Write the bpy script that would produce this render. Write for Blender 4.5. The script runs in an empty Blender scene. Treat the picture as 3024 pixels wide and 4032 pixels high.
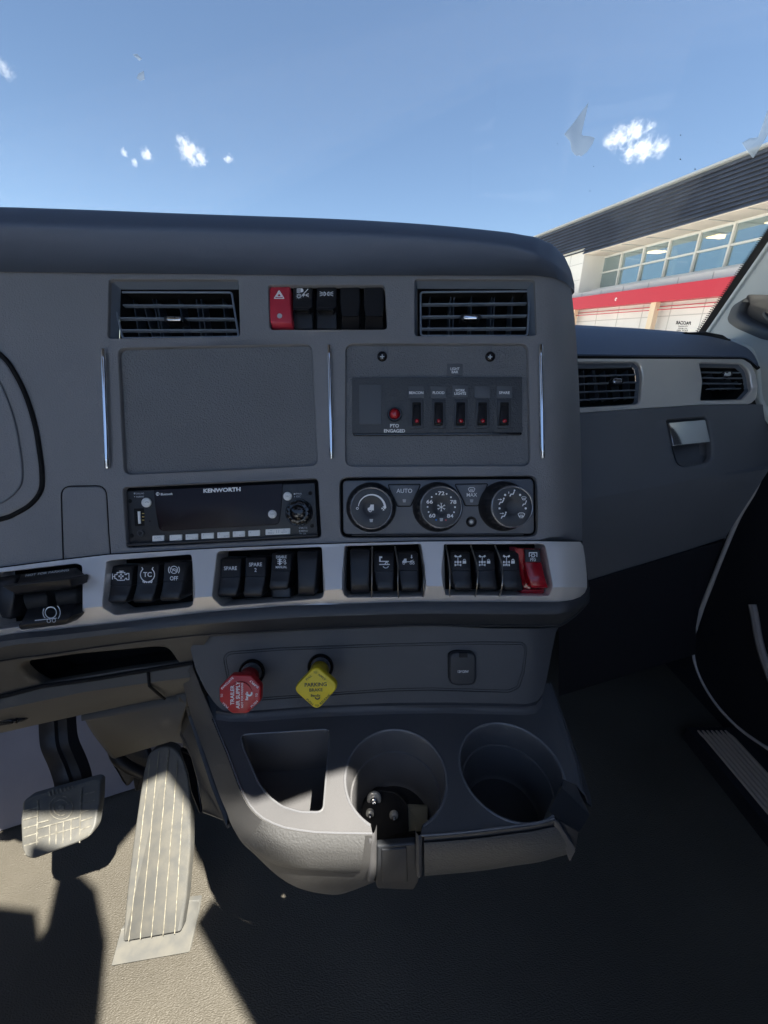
import bpy, bmesh, math, random
from mathutils import Vector, geometry
from mathutils.geometry import delaunay_2d_cdt
random.seed(7)
C = bpy.context.scene
R = math.radians
# ------------------------------------------------------------------ camera, sky, sun, exposure
PITCH = R(22); CP, SP = math.cos(PITCH), math.sin(PITCH)
F = 1515.0; U0, V0 = 1512.0, 2016.0; H = 0.80       # focal length in photo pixels, centre, eye height over the cab floor
cd = bpy.data.cameras.new('camera'); cam = bpy.data.objects.new('camera', cd); C.collection.objects.link(cam)
cd.sensor_fit = 'VERTICAL'; cd.sensor_height = 24; cd.lens = 24*F/4032
cd.clip_start = .01; cd.clip_end = 6000
cam.location = (0, 0, H); cam.rotation_euler = (R(90)-PITCH, 0, 0)
C.camera = cam
SUN = Vector((.155, -.135, .43)).normalized()
EL = math.asin(SUN.z); AZ = math.atan2(SUN.x, SUN.y)
w = bpy.data.worlds.new('World'); C.world = w; w.use_nodes = True
nt = w.node_tree; bg = nt.nodes['Background']
sky = nt.nodes.new('ShaderNodeTexSky'); sky.sky_type = 'NISHITA'; sky.sun_disc = False
sky.sun_elevation = EL; sky.sun_rotation = AZ; sky.altitude = 200; sky.air_density = 1.0; sky.dust_density = .35; sky.ozone_density = 2.2
nt.links.new(sky.outputs[0], bg.inputs[0]); bg.inputs[1].default_value = .046
sl = bpy.data.lights.new('sun', 'SUN'); so = bpy.data.objects.new('sun', sl); C.collection.objects.link(so)
sl.energy = 5.0; sl.angle = R(.53); sl.color = (1, .93, .80)
so.rotation_euler = (-SUN).to_track_quat('-Z', 'Y').to_euler(); so.location = (3, -3, 9)
C.view_settings.view_transform = 'Standard'; C.view_settings.look = 'None'
C.view_settings.exposure = 2.0; C.view_settings.gamma = 1
C.render.engine = 'CYCLES'
C.cycles.max_bounces = 8; C.cycles.diffuse_bounces = 4; C.cycles.glossy_bounces = 4; C.cycles.transparent_max_bounces = 16
C.cycles.volume_bounces = 2; C.cycles.sample_clamp_indirect = 4
try: C.cycles.use_denoising = True
except Exception: pass

# ------------------------------------------------------------------ geometry helpers
# "cam metric" points are (X right, Y up, D forward) in metres along the view axes; everything ends in world space
def Wd(m): return Vector((m[0], m[2]*CP + m[1]*SP, H + m[1]*CP - m[2]*SP))
def M(u, v, d): return ((u-U0)/F*d, -(v-V0)/F*d, d)
def inv(p):                                   # world -> (u, v)
    x, y, z = p[0], p[1], p[2]-H
    D = y*CP - z*SP; Y = y*SP + z*CP
    return (U0 + F*x/D, V0 - F*Y/D)
def dz(drop):                                 # depth function of the level plane `drop` below the eye
    return lambda u, v: drop/(max(((v-V0)/F)*CP + SP, .05))
def df(fwd):                                  # depth function of the upright plane `fwd` ahead
    return lambda u, v: fwd/(CP - ((v-V0)/F)*SP)
def plane3(a, b, c):                          # depth function of the plane through three (u, v, d)
    (u1, v1, d1), (u2, v2, d2), (u3, v3, d3) = a, b, c
    q1, q2, q3 = 1/d1, 1/d2, 1/d3
    det = (u2-u1)*(v3-v1)-(u3-u1)*(v2-v1)
    bu = ((q2-q1)*(v3-v1)-(q3-q1)*(v2-v1))/det; bv = ((u2-u1)*(q3-q1)-(u3-u1)*(q2-q1))/det
    return lambda u, v: 1/(q1+bu*(u-u1)+bv*(v-v1))
def K(d):                                     # constant depth as a function
    return (lambda u, v: d) if not callable(d) else d
def curve(pts):                               # piecewise-smooth v(u)
    def f(u):
        if u <= pts[0][0]: a, b = pts[0], pts[1]
        elif u >= pts[-1][0]: a, b = pts[-2], pts[-1]
        else:
            for a, b in zip(pts, pts[1:]):
                if a[0] <= u <= b[0]: break
        t = (u-a[0])/(b[0]-a[0]); return a[1]+(b[1]-a[1])*t
    return f
def mk(name, V, Fc, mat, parent=None, ang=38, world=False, origin=None):
    V = [Vector(p) if world else Wd(p) for p in V]
    if parent is not None: o0 = ORG[parent.name]
    elif origin is not None: o0 = Vector(origin)
    else:
        n = max(1, len(V)); o0 = Vector((sum(p.x for p in V)/n, sum(p.y for p in V)/n, min(p.z for p in V)))
    me = bpy.data.meshes.new(name)
    me.from_pydata([p-o0 for p in V], [], Fc); me.validate()
    bm = bmesh.new(); bm.from_mesh(me); bmesh.ops.remove_doubles(bm, verts=bm.verts, dist=1e-6)
    bmesh.ops.recalc_face_normals(bm, faces=bm.faces); bm.to_mesh(me); bm.free()
    if ang:
        me.polygons.foreach_set('use_smooth', [True]*len(me.polygons)); me.set_sharp_from_angle(angle=R(ang))
    me.materials.append(mat)
    o = bpy.data.objects.new(name, me); C.collection.objects.link(o)
    if parent is not None: o.parent = parent; ORG[o.name] = o0
    else: o.location = o0; ORG[o.name] = o0
    return o
ORG = {}
def thing(name, label, cat, at, group=None, world=False):
    o = bpy.data.objects.new(name, None); C.collection.objects.link(o)
    o.location = at if world else Wd(at); o.empty_display_size = .02
    ORG[o.name] = Vector(o.location); o['label'] = label; o['category'] = cat
    if group: o['group'] = group
    return o
def tag(o, label, cat, group=None, kind=None):
    o['label'] = label; o['category'] = cat
    if group: o['group'] = group
    if kind: o['kind'] = kind
    return o
def struct(o): o['kind'] = 'structure'; return o
class MB:
    def __init__(s): s.v = []; s.f = []
    def add(s, V, Fc): n = len(s.v); s.v += [tuple(p) for p in V]; s.f += [tuple(i+n for i in f) for f in Fc]; return s
    def loft(s, rings, cap0=False, cap1=False, closed=True):
        n = len(rings[0]); V = [p for r in rings for p in r]; Fc = []
        for i in range(len(rings)-1):
            for j in range(n if closed else n-1):
                a = i*n+j; b = i*n+(j+1) % n; Fc.append((a, b, b+n, a+n))
        if cap0: Fc.append(tuple(range(n)))
        if cap1: Fc.append(tuple(range((len(rings)-1)*n, len(rings)*n)))
        return s.add(V, Fc)
    def build(s, name, mat, parent=None, **k): return mk(name, s.v, s.f, mat, parent, **k)
def rpoly(pts, r, n=5):                       # polygon with rounded corners; r number or list
    out = []; m = len(pts)
    for i in range(m):
        p = Vector(pts[i]).to_2d(); a = Vector(pts[i-1]).to_2d(); b = Vector(pts[(i+1) % m]).to_2d()
        rr = r[i] if isinstance(r, (list, tuple)) else r
        la, lb = (a-p).length, (b-p).length
        t = min(rr, la*.48, lb*.48)
        if t < .01: out.append((p.x, p.y)); continue
        A = p+(a-p)/la*t; B = p+(b-p)/lb*t
        for k in range(n+1):
            s = k/n; q = A*(1-s)**2+p*2*s*(1-s)+B*s*s; out.append((q.x, q.y))
    return out
def area(l): return sum(l[i-1][0]*l[i][1]-l[i][0]*l[i-1][1] for i in range(len(l)))/2
def offs(loop, k):                            # offset a 2-D loop, k > 0 grows it
    n = len(loop); sg = 1 if area(loop) > 0 else -1; out = []
    for i in range(n):
        a = Vector(loop[i-1][:2]); p = Vector(loop[i][:2]); b = Vector(loop[(i+1) % n][:2])
        e1 = p-a; e2 = b-p
        if e1.length < 1e-9: e1 = e2
        if e2.length < 1e-9: e2 = e1
        e1 = e1.normalized(); e2 = e2.normalized()
        n1 = Vector((e1.y, -e1.x)); n2 = Vector((e2.y, -e2.x)); nn = n1+n2
        if nn.length < 1e-6: nn = n1.copy()
        nn.normalize(); c = max(.5, nn.dot(n1)); q = p+nn*(k*sg/c); out.append((q.x, q.y))
    return out
def rect(u0, v0, u1, v1): return [(u0, v0), (u1, v0), (u1, v1), (u0, v1)]
def circ(u, v, r, n=32, ry=None): return [(u+r*math.cos(2*math.pi*i/n), v+(ry or r)*math.sin(2*math.pi*i/n)) for i in range(n)]
def mloop(loop, d): d = K(d); return [M(u, v, d(u, v)) for u, v in loop]
def slab(name, loop, d, thick, mat, parent=None, bev=.001, seg=3, back=False, ang=38, **k):
    """solid whose FRONT face has the photographed outline `loop` at depth d; it runs `thick` metres back"""
    m = mloop(loop, d); xy = [(p[0], p[1]) for p in m]; rings = []
    for i in range(seg+1):
        a = math.pi/2*i/seg; ins = bev*(1-math.sin(a)); dd = bev*(1-math.cos(a))
        q = offs(xy, -ins) if ins > 1e-7 else xy
        rings.append([(q[j][0], q[j][1], m[j][2]+dd) for j in range(len(m))])
    rings.append([(p[0], p[1], p[2]+thick) for p in m])
    return MB().loft(rings, True, back).build(name, mat, parent, ang=ang, **k)
def pocket(name, loop, d, deep, mat, parent=None, shrink=0, floor=True, floor_d=None):
    """walls running back from an opening, and its floor"""
    m = mloop(loop, d); xy = [(p[0], p[1]) for p in m]; q = offs(xy, -shrink) if shrink else xy
    r0 = [(p[0], p[1], p[2]+.0003) for p in m]; r1 = [(q[j][0], q[j][1], m[j][2]+deep) for j in range(len(m))]
    return MB().loft([r0, r1], False, floor).build(name, mat, parent)
def sheet(name, outline, holes, d, mat, parent=None, step=28, rim=.004, cham=2.2, cham_d=.0012, edge_back=0, lines=(), rimmat=None, ang=38, jit=0):
    """curved skin with openings: outline and holes in photo pixels, draped over depth function d"""
    d = K(d); pts = []; edges = []; hl = [offs(h, cham) for h in holes]
    def addloop(l):
        s = len(pts); pts.extend(Vector(p) for p in l); edges.extend((s+i, s+(i+1) % len(l)) for i in range(len(l)))
    addloop(outline)
    for h in hl: addloop(h)
    for l in lines:
        s = len(pts); pts.extend(Vector(p) for p in l); edges.extend((s+i, s+i+1) for i in range(len(l)-1))
    us = [p[0] for p in outline]; vs = [p[1] for p in outline]
    def inside(p, L):
        c = False; x, y = p
        for i in range(len(L)):
            (x1, y1), (x2, y2) = L[i-1], L[i]
            if (y1 > y) != (y2 > y) and x < (x2-x1)*(y-y1)/(y2-y1)+x1: c = not c
        return c
    u = min(us)+step*.5
    while u < max(us):
        v = min(vs)+step*.5
        while v < max(vs):
            if inside((u, v), outline) and not any(inside((u, v), h) for h in hl): pts.append(Vector((u, v)))
            v += step
        u += step
    ov, oe, of, *_ = delaunay_2d_cdt(pts, edges, [], 0, 1e-4)
    faces = []
    for f in of:
        c = (sum(ov[i].x for i in f)/len(f), sum(ov[i].y for i in f)/len(f))
        if inside(c, outline) and not any(inside(c, h) for h in hl): faces.append(tuple(f))
    mb = MB().add([M(p.x, p.y, d(p.x, p.y)) for p in ov], faces)
    for h, h2 in zip(holes, hl):
        a = mloop(h2, d); b0 = mloop(h, d)
        b1 = [(p[0], p[1], p[2]+cham_d*.4) for p in mloop(offs(h, cham*.35), d)]
        b = [(p[0], p[1], p[2]+cham_d) for p in b0]; c = [(p[0], p[1], p[2]+rim) for p in b0]
        mb.loft([a, b1, b, c])
    if edge_back:
        a = mloop(outline, d); mb.loft([a, [(p[0], p[1], p[2]+edge_back) for p in a]])
    return mb.build(name, mat, parent, ang=ang)
def rows(name, R_, mat, parent=None, back=None, side=.0016, ang=50, cols=1, **k):
    """block lofted from rows (uL, vL, uR, vR, depth) top to bottom, with rounded flanks and a back"""
    rings = []
    back = back if back is not None else max(r[4] for r in R_)+.012
    def ring(r, d, bk):
        a = M(r[0], r[1], r[4]); b = M(r[2], r[3], r[4]); s = side
        L = [(a[0], a[1], bk), (a[0], a[1], d+s), (a[0]+s*.3, a[1], d+s*.3), (a[0]+s, a[1], d)]
        for i in range(1, cols): t = i/cols; L.append((a[0]+s+(b[0]-a[0]-2*s)*t, a[1]+(b[1]-a[1])*t, d))
        L += [(b[0]-s, b[1], d), (b[0]-s*.3, b[1], d+s*.3), (b[0], b[1], d+s), (b[0], b[1], bk)]
        return L
    rings.append([(p[0], p[1], back) for p in ring(R_[0], R_[0][4], back)])
    rings += [ring(r, r[4], back) for r in R_]
    rings.append([(p[0], p[1], back) for p in ring(R_[-1], R_[-1][4], back)])
    return MB().loft(rings, closed=False).build(name, mat, parent, ang=ang, **k)
def tube(path, r, n=10, flat=1, cap=True, mb=None):
    """round bar along cam-metric points"""
    P_ = [Vector(p) for p in path]; rings = []
    rr = r if isinstance(r, (list, tuple)) else [r]*len(P_)
    up = Vector((0, 0, 1))
    for i, p in enumerate(P_):
        t = (P_[min(i+1, len(P_)-1)]-P_[max(i-1, 0)]).normalized()
        a = t.cross(up)
        if a.length < 1e-3: a = t.cross(Vector((0, 1, 0)))
        a.normalize(); b = t.cross(a).normalized()
        rings.append([tuple(p+a*(rr[i]*math.cos(2*math.pi*k/n))+b*(rr[i]*flat*math.sin(2*math.pi*k/n))) for k in range(n)])
    mb = mb or MB(); mb.loft(rings, cap, cap); return mb
def smooth(pts, n=6):                          # Catmull-Rom through tuples
    out = []; m = len(pts)
    for i in range(m-1):
        p0, p1, p2, p3 = [Vector(pts[max(0, min(m-1, j))]) for j in (i-1, i, i+1, i+2)]
        for k in range(n):
            t = k/n; out.append(tuple(.5*((2*p1)+(p2-p0)*t+(2*p0-5*p1+4*p2-p3)*t*t+(3*p1-p0-3*p2+p3)*t**3)))
    out.append(tuple(pts[-1])); return out
def lathe(prof, c, n=40, ax=(0, 0)):
    """rings (radius, depth) about the view axis through cam-metric centre (X, Y); ax shifts per metre of depth"""
    return [[(c[0]+ax[0]*(d-prof[0][1])+r*math.cos(2*math.pi*i/n), c[1]+ax[1]*(d-prof[0][1])+r*math.sin(2*math.pi*i/n), d) for i in range(n)] for r, d in prof]
def srings(rings, n=3):                        # smooth a loft along its length
    cols = [smooth([r[j] for r in rings], n) for j in range(len(rings[0]))]
    return [[c[i] for c in cols] for i in range(len(cols[0]))]
# --- flat marks: lettering and icons, drawn in photo pixels and draped on a surface
class Ink:
    def __init__(s, d, lift=.0004): s.d = K(d); s.lift = lift; s.mb = MB(); s.k = 0
    def poly(s, pts):
        s.k += 1; e = s.lift+s.k*1.2e-5
        n = len(pts); V = [M(u, v, s.d(u, v)-e) for u, v in pts]+[M(u, v, s.d(u, v)+.0002) for u, v in pts]
        s.mb.add(V, [tuple(range(n))]+[(i, (i+1) % n, (i+1) % n+n, i+n) for i in range(n)]); return s
    def rect(s, u0, v0, u1, v1): return s.poly(rect(u0, v0, u1, v1))
    def disc(s, u, v, r, n=20): return s.poly(circ(u, v, r, n))
    def arc(s, u, v, r, a0, a1, w, n=18, w1=None, ry=1):
        w1 = w if w1 is None else w1; I, O = [], []
        for i in range(n+1):
            t = i/n; a = R(a0+(a1-a0)*t); ww = w+(w1-w)*t
            O.append((u+(r+ww/2)*math.cos(a), v-(r+ww/2)*math.sin(a)*ry)); I.append((u+(r-ww/2)*math.cos(a), v-(r-ww/2)*math.sin(a)*ry))
        for i in range(n): s._q(O[i], O[i+1], I[i+1], I[i])
        s.k += 1; return s
    def _q(s, a, b, c, d_):
        e = s.lift+s.k*1.2e-5
        s.mb.add([M(p[0], p[1], s.d(*p)-e) for p in (a, b, c, d_)], [(0, 1, 2, 3)])
    def ring(s, u, v, r, w, n=26): return s.arc(u, v, r, 0, 360, w, n)
    def line(s, pts, w):
        for (a, b) in zip(pts, pts[1:]):
            A, B = Vector(a), Vector(b); t = (B-A)
            if t.length < 1e-6: continue
            t.normalize(); n = Vector((-t.y, t.x))*w/2; A = A-t*w*.25; B = B+t*w*.25
            s.poly([tuple(A+n), tuple(B+n), tuple(B-n), tuple(A-n)])
        return s
    def text(s, txt, u, v, h, width=None, rot=0, shear=0, bold=.0, mirror=False, slope=0):
        """centred at (u, v); h = capital height in px; rot counter-clockwise degrees"""
        V, Fc, (x0, x1) = glyphs(txt, bold); k = h/.729
        sx = k if width is None else width/max(1e-6, (x1-x0)); cx = (x0+x1)/2; c, n_ = math.cos(R(rot)), math.sin(R(rot))
        s.k += 1; e = s.lift+s.k*1.2e-5; out = []
        for x, y in V:
            X = (x-cx)*sx; Y = (y-.3645)*k; X += Y*shear
            if mirror: X = -X
            a = u+X*c-Y*n_; b = v-(X*n_+Y*c)+X*slope
            out.append(M(a, b, s.d(a, b)-e))
        s.mb.add(out, Fc); return s
    def build(s, name, mat, parent): return s.mb.build(name, mat, parent, ang=0)
_G = {}
def glyphs(txt, bold):
    key = (txt, bold)
    if key in _G: return _G[key]
    cu = bpy.data.curves.new('t', 'FONT'); cu.body = txt; cu.size = 1; cu.offset = bold; cu.resolution_u = 3; cu.fill_mode = 'FRONT'
    o = bpy.data.objects.new('t', cu); C.collection.objects.link(o)
    me = bpy.data.meshes.new_from_object(o.evaluated_get(bpy.context.evaluated_depsgraph_get()))
    V = [(p.co.x, p.co.y) for p in me.vertices]; Fc = [tuple(p.vertices) for p in me.polygons]
    bpy.data.objects.remove(o); bpy.data.curves.remove(cu); bpy.data.meshes.remove(me)
    xs = [a[0] for a in V] or [0, 1]
    _G[key] = (V, Fc, (min(xs), max(xs))); return _G[key]

# ------------------------------------------------------------------ materials
def mat(name, col, rough=.5, metal=0, spec=.5, grain=None, bump=.2, var=0, var_scale=6, coat=0, emit=None, trans=0, alpha=None, sss=0, stretch=None, dist=.0006, mottle=None):
    m = bpy.data.materials.new(name); m.use_nodes = True; n = m.node_tree; b = n.nodes['Principled BSDF']
    b.inputs['Base Color'].default_value = (*col, 1); b.inputs['Roughness'].default_value = rough; b.inputs['Metallic'].default_value = metal
    b.inputs['Specular IOR Level'].default_value = spec; b.inputs['Coat Weight'].default_value = coat; b.inputs['Coat Roughness'].default_value = .08
    b.inputs['Transmission Weight'].default_value = trans
    if alpha is not None: b.inputs['Alpha'].default_value = alpha
    if emit: b.inputs['Emission Color'].default_value = (*emit[0], 1); b.inputs['Emission Strength'].default_value = emit[1]
    tc = n.nodes.new('ShaderNodeTexCoord'); src = tc.outputs['Object']
    if stretch:
        mp = n.nodes.new('ShaderNodeMapping'); mp.inputs['Scale'].default_value = stretch[0]; mp.inputs['Rotation'].default_value = stretch[1]
        n.links.new(src, mp.inputs[0]); gsrc = mp.outputs[0]
    else: gsrc = src
    if grain:
        t = n.nodes.new('ShaderNodeTexNoise'); t.inputs['Scale'].default_value = grain; t.inputs['Detail'].default_value = 2.5
        n.links.new(gsrc, t.inputs['Vector']); bp = n.nodes.new('ShaderNodeBump'); bp.inputs['Strength'].default_value = bump; bp.inputs['Distance'].default_value = dist
        n.links.new(t.outputs['Fac'], bp.inputs['Height']); n.links.new(bp.outputs[0], b.inputs['Normal'])
    if var:
        t2 = n.nodes.new('ShaderNodeTexNoise'); t2.inputs['Scale'].default_value = var_scale; t2.inputs['Detail'].default_value = 5
        n.links.new(src, t2.inputs['Vector']); mx = n.nodes.new('ShaderNodeMix'); mx.data_type = 'RGBA'
        c2 = mottle or tuple(min(1, x*(1+var)) for x in col); c1 = tuple(x*(1-var*.6) for x in col)
        mx.inputs[6].default_value = (*c1, 1); mx.inputs[7].default_value = (*c2, 1)
        rp = n.nodes.new('ShaderNodeValToRGB'); rp.color_ramp.elements[0].position = .38; rp.color_ramp.elements[1].position = .64
        n.links.new(t2.outputs['Fac'], rp.inputs[0]); n.links.new(rp.outputs[0], mx.inputs[0]); n.links.new(mx.outputs[2], b.inputs['Base Color'])
        mr = n.nodes.new('ShaderNodeMapRange'); mr.inputs[3].default_value = max(.02, rough-.08); mr.inputs[4].default_value = min(1, rough+.1)
        n.links.new(t2.outputs['Fac'], mr.inputs[0]); n.links.new(mr.outputs[0], b.inputs['Roughness'])
    return m
DASH = mat('dash_plastic', (0.215, 0.213, 0.224), .48, grain=800, bump=.6, dist=.0009, var=.10, var_scale=5)
DASH2 = mat('dash_soft_plastic', (0.13, 0.138, 0.156), .62, grain=1500, bump=.3, var=.08)
PANEL = mat('blank_panel_plastic', (0.165, 0.169, 0.18), .42, grain=650, bump=1.0, dist=.0014, var=.1)
HOOD = mat('hood_vinyl', (0.09, 0.118, 0.18), .55, grain=1200, bump=.3, var=.06)
LOWER = mat('lower_plastic', (0.034, 0.038, 0.046), .5, grain=1300, bump=.3, var=.12, var_scale=9)
CONS = mat('console_plastic', (0.092, 0.093, 0.1), .5, grain=1300, bump=.32, var=.10, var_scale=8, mottle=(.104, .104, .110))
SILV = mat('satin_silver_paint', (0.8, 0.76, 0.73), .36, metal=.55, grain=2600, bump=.18, var=.05, var_scale=8)
BLK = mat('switch_black', (0.017, 0.017, 0.02), .38, grain=2200, bump=.12)
BLKG = mat('gloss_black', (.006, .006, .008), .12, coat=.4)
BLKM = mat('matt_black', (.012, .012, .014), .7, grain=700, bump=.2)
VOID = mat('cavity_black', (.004, .004, .005), .9)
VANE = mat('vane_plastic', (.055, .066, .085), .45)
BLADE = mat('door_edge_grey', (.26, .24, .24), .6)
DARKP = mat('dark_satin_plastic', (0.046, 0.048, 0.054), .42, grain=1600, bump=.25)
CHROME = mat('chrome', (.86, .86, .87), .09, metal=1)
STEEL = mat('steel', (0.62, 0.61, 0.58), .3, metal=.35)
SLAT = mat('vent_slat_plastic', (0.17, 0.2, 0.25), .38, grain=1800, bump=.1)
WHITE = mat('white_print', (0.9, 0.9, 0.9), .5)
GREYP = mat('grey_print', (0.45, 0.46, 0.48), .5)
DKINK = mat('dark_print', (.05, .05, .05), .6)
RED = mat('hazard_red', (.52, .035, .06), .4, grain=1500, bump=.1)
REDK = mat('valve_red', (.50, .018, .022), .3, grain=500, bump=.08, coat=.15)
YEL = mat('valve_yellow', (.80, .60, .02), .35, grain=500, bump=.08, var=.1, var_scale=40)
REDT = mat('guard_red', (.42, .008, .02), .2, coat=.5, trans=.25)
LENS = mat('lamp_red_lens', (.42, .01, .02), .12, coat=.8)
KEYW = mat('key_cap_white', (0.85, 0.85, 0.83), .45)
BEIGE = mat('beige_plastic', (.30, .28, .21), .55, grain=900, bump=.2)
RUBBER = mat('pedal_rubber', (0.1, 0.102, 0.1), .55, grain=700, bump=.2, dist=.0005, var=.10, var_scale=60, mottle=(.118, .116, .106))
LEATH = mat('leather_pad', (0.085, 0.086, 0.088), .45, grain=520, bump=.6, dist=.001, var=.1)
MATF = mat('floor_mat_rubber', (0.07, 0.064, 0.052), .52, grain=330, bump=.9, dist=.0020, var=.25, var_scale=3, stretch=((1, 2.2, 1), (0, 0, R(-38))))
CARP = mat('toe_board_trim', (.27, .265, .305), .75, grain=800, bump=.4, var=.1)
TAUPE = mat('under_dash_trim', (0.088, 0.082, 0.074), .6, grain=1100, bump=.3, var=.08)
RIMM = mat('moulded_edge', (.14, .143, .155), .24, spec=.8)
FLANK = mat('flank_plastic', (0.078, 0.078, 0.08), .5, grain=1300, bump=.32, var=.10, var_scale=8)
BOUNCE = mat('bounce_white', (0.7, 0.75, 0.8), .9, grain=300, bump=.3)
PILLAR = mat('pillar_trim', (0.510, 0.540, 0.525), .65, grain=700, bump=.2, var=.05)
DOORP = mat('door_trim', (0.013, 0.014, 0.020), .6, grain=900, bump=.3)
SEALM = mat('seal_grey', (0.5, 0.47, 0.45), .6)  # pale base stands in for sunlight on the seal
SILLM = mat('sill_plate_metal', (0.540, 0.450, 0.375), .42, metal=.3, grain=300, bump=.1)
def glassmat(name, col=(1, 1, 1), refl=.05):
    m = bpy.data.materials.new(name); m.use_nodes = True; n = m.node_tree; n.nodes.clear()
    o = n.nodes.new('ShaderNodeOutputMaterial'); mx = n.nodes.new('ShaderNodeMixShader'); t = n.nodes.new('ShaderNodeBsdfTransparent'); g = n.nodes.new('ShaderNodeBsdfGlossy')
    t.inputs[0].default_value = (*col, 1); g.inputs['Roughness'].default_value = .02; mx.inputs[0].default_value = refl
    n.links.new(t.outputs[0], mx.inputs[1]); n.links.new(g.outputs[0], mx.inputs[2]); n.links.new(mx.outputs[0], o.inputs[0]); return m
GLASS = glassmat('windshield_glass', (.985, .995, .99), .006)
# ================================================================== OUTSIDE
def wm(mb, V, Fc): return mb.add(V, Fc)
def boxw(mb, x0, x1, y0, y1, z0, z1):
    V = [(x, y, z) for z in (z0, z1) for y in (y0, y1) for x in (x0, x1)]
    return mb.add(V, [(0, 1, 3, 2), (4, 6, 7, 5), (0, 4, 5, 1), (2, 3, 7, 6), (0, 2, 6, 4), (1, 5, 7, 3)])
def asphalt():
    m = mat('pale_concrete', (.46, .45, .42), .9, grain=6, bump=.3, var=.35, var_scale=.6); return m
g = MB(); n = 24; S = 2500
ring = [(S*math.cos(2*math.pi*i/n), S*math.sin(2*math.pi*i/n), -1.25) for i in range(n)]
g.add(ring, [tuple(range(n))]); struct(g.build('ground', asphalt(), world=True, ang=0))
# building: wall frame (s along the wall, o towards the truck, z above the eye), scaled about its real size
SC = 1.5; BX, BY = 9.5, 12.2; DX, DY, NX, NY = -.20655, .97844, .97844, .20655
def bp(s, o, z): return Vector(((BX+DX*s-NX*o)*SC, (BY+DY*s-NY*o)*SC, H+z*SC))
def bslab(mb, s0, s1, o0, o1, z0, z1, k=.038, k1=None):
    k1 = k if k1 is None else k1; V = []
    for z, kk in ((z0, k), (z1, k1)):
        for o in (o0, o1):
            for s in (s0, s1): V.append(bp(s, o, z+kk*s))
    return mb.add(V, [(0, 1, 3, 2), (4, 6, 7, 5), (0, 4, 5, 1), (2, 3, 7, 6), (0, 2, 6, 4), (1, 5, 7, 3)])
b0 = thing('office_building', 'two storey white panelled building with navy ribbed fascia and red canopy, seen beyond the windshield', 'building', bp(3, 0, -1.367), world=True)
NAVY = mat('navy_metal_siding', (.090, .110, .158), .5, metal=.1, var=.15, var_scale=1.2)
WPAN = mat('white_wall_panel', (.64, .63, .61), .6, var=.05, var_scale=.7)
SOFF = mat('soffit_panel', (.62, .56, .50), .6, var=.08, var_scale=1)
REDB = mat('red_canopy_metal', (.46, .018, .038), .4)
COLM = mat('column_beige', (.66, .53, .38), .6)
MULL = mat('mullion_aluminium', (.62, .62, .60), .4)
JNT = mat('panel_joint', (.42, .42, .41), .8)
WGL = mat('window_glass_tint', (.42, .55, .60), .03, metal=.75, spec=1.0, alpha=.62)
mb = MB(); nr = 11                                   # lapped siding: each board leans out at its foot
for i in range(nr):
    za0, za1 = 3.365+(4.47-3.365)*i/nr, 3.365+(4.47-3.365)*(i+1)/nr
    ka0, ka1 = .04+.012*i/nr, .04+.012*(i+1)/nr
    for s0, s1 in ((-9, 0), (0, 5.17), (5.17, 16)):
        if s0 > 5 and i < 2: continue
        V = [bp(s0, 1.0, za0+ka0*s0), bp(s1, 1.0, za0+ka0*s1), bp(s1, .90, za1+ka1*s1), bp(s0, .90, za1+ka1*s0),
             bp(s0, .90, za0+ka0*s0), bp(s1, .90, za0+ka0*s1)]
        mb.add(V, [(0, 1, 2, 3), (0, 4, 5, 1)])
mb.build('ribbed_fascia', NAVY, b0, world=True, ang=20)
mb = MB()
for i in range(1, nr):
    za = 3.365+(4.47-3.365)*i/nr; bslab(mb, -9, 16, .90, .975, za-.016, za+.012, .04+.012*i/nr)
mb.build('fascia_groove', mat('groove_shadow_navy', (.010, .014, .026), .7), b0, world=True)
mb = MB(); bslab(mb, -9, 16, .86, 1.06, 4.47, 4.52, .052); mb.build('roof_edge', mat('roof_trim', (.35, .37, .38), .5), b0, world=True)
mb = MB(); bslab(mb, -9, 5.17, -.05, .93, 3.345, 3.40, .04)
mb.build('soffit', SOFF, b0, world=True)
for i in range(-8, 5):
    mb = MB(); bslab(mb, i*1.0+.26, i*1.0+.285, -.04, .925, 3.325, 3.345, .04); mb.build('soffit_joint', JNT, b0, world=True)
mb = MB(); bslab(mb, -9, 5.17, .3, .9, -2.5, 2.10, .035, .035); bslab(mb, 5.17, 16, -.1, .9, -2.5, 3.57, 0, .04)
mb.build('panel_wall', WPAN, b0, world=True)
mb = MB()
for z in (-.9, -.25, .42, 1.08): bslab(mb, -9, 16, .9, .906, z, z+.022, .035)
for z in (2.55, 3.1): bslab(mb, 5.2, 16, .9, .906, z, z+.02, .035)
for i in range(-8, 15): bslab(mb, i*1.04+.75, i*1.04+.772, .9, .907, -2.5, 2.08 if i*1.04+.77 < 5.17 else 3.5, 0, .035)
mb.build('panel_joint', JNT, b0, world=True)
def window_bay(s0, s1, i):
    f = MB(); t = .045
    for z0, z1, kk in ((2.245, 2.30, .036), (3.29, 3.35, .036), (2.78, 2.83, .036)): bslab(f, s0, s1, -.06, .04, z0, z1, kk)
    bslab(f, s0, s0+t, -.07, .06, 2.24, 3.35, .036); bslab(f, s1-t*.2, s1, -.07, .055, 2.24, 3.35, .036)
    fo = f.build('window', MULL, b0, world=True)
    p = MB(); bslab(p, s0+t, s1, -.02, -.01, 2.28, 3.32, .036); po = p.build('pane', WGL, fo, world=True)
for i in range(-5, 5): window_bay(i*1.0+.23, i*1.0+1.23, i)
mb = MB(); bslab(mb, -9, 5.17, -.05, .32, 2.07, 2.245, .036); mb.build('window_sill', WPAN, b0, world=True)
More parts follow.
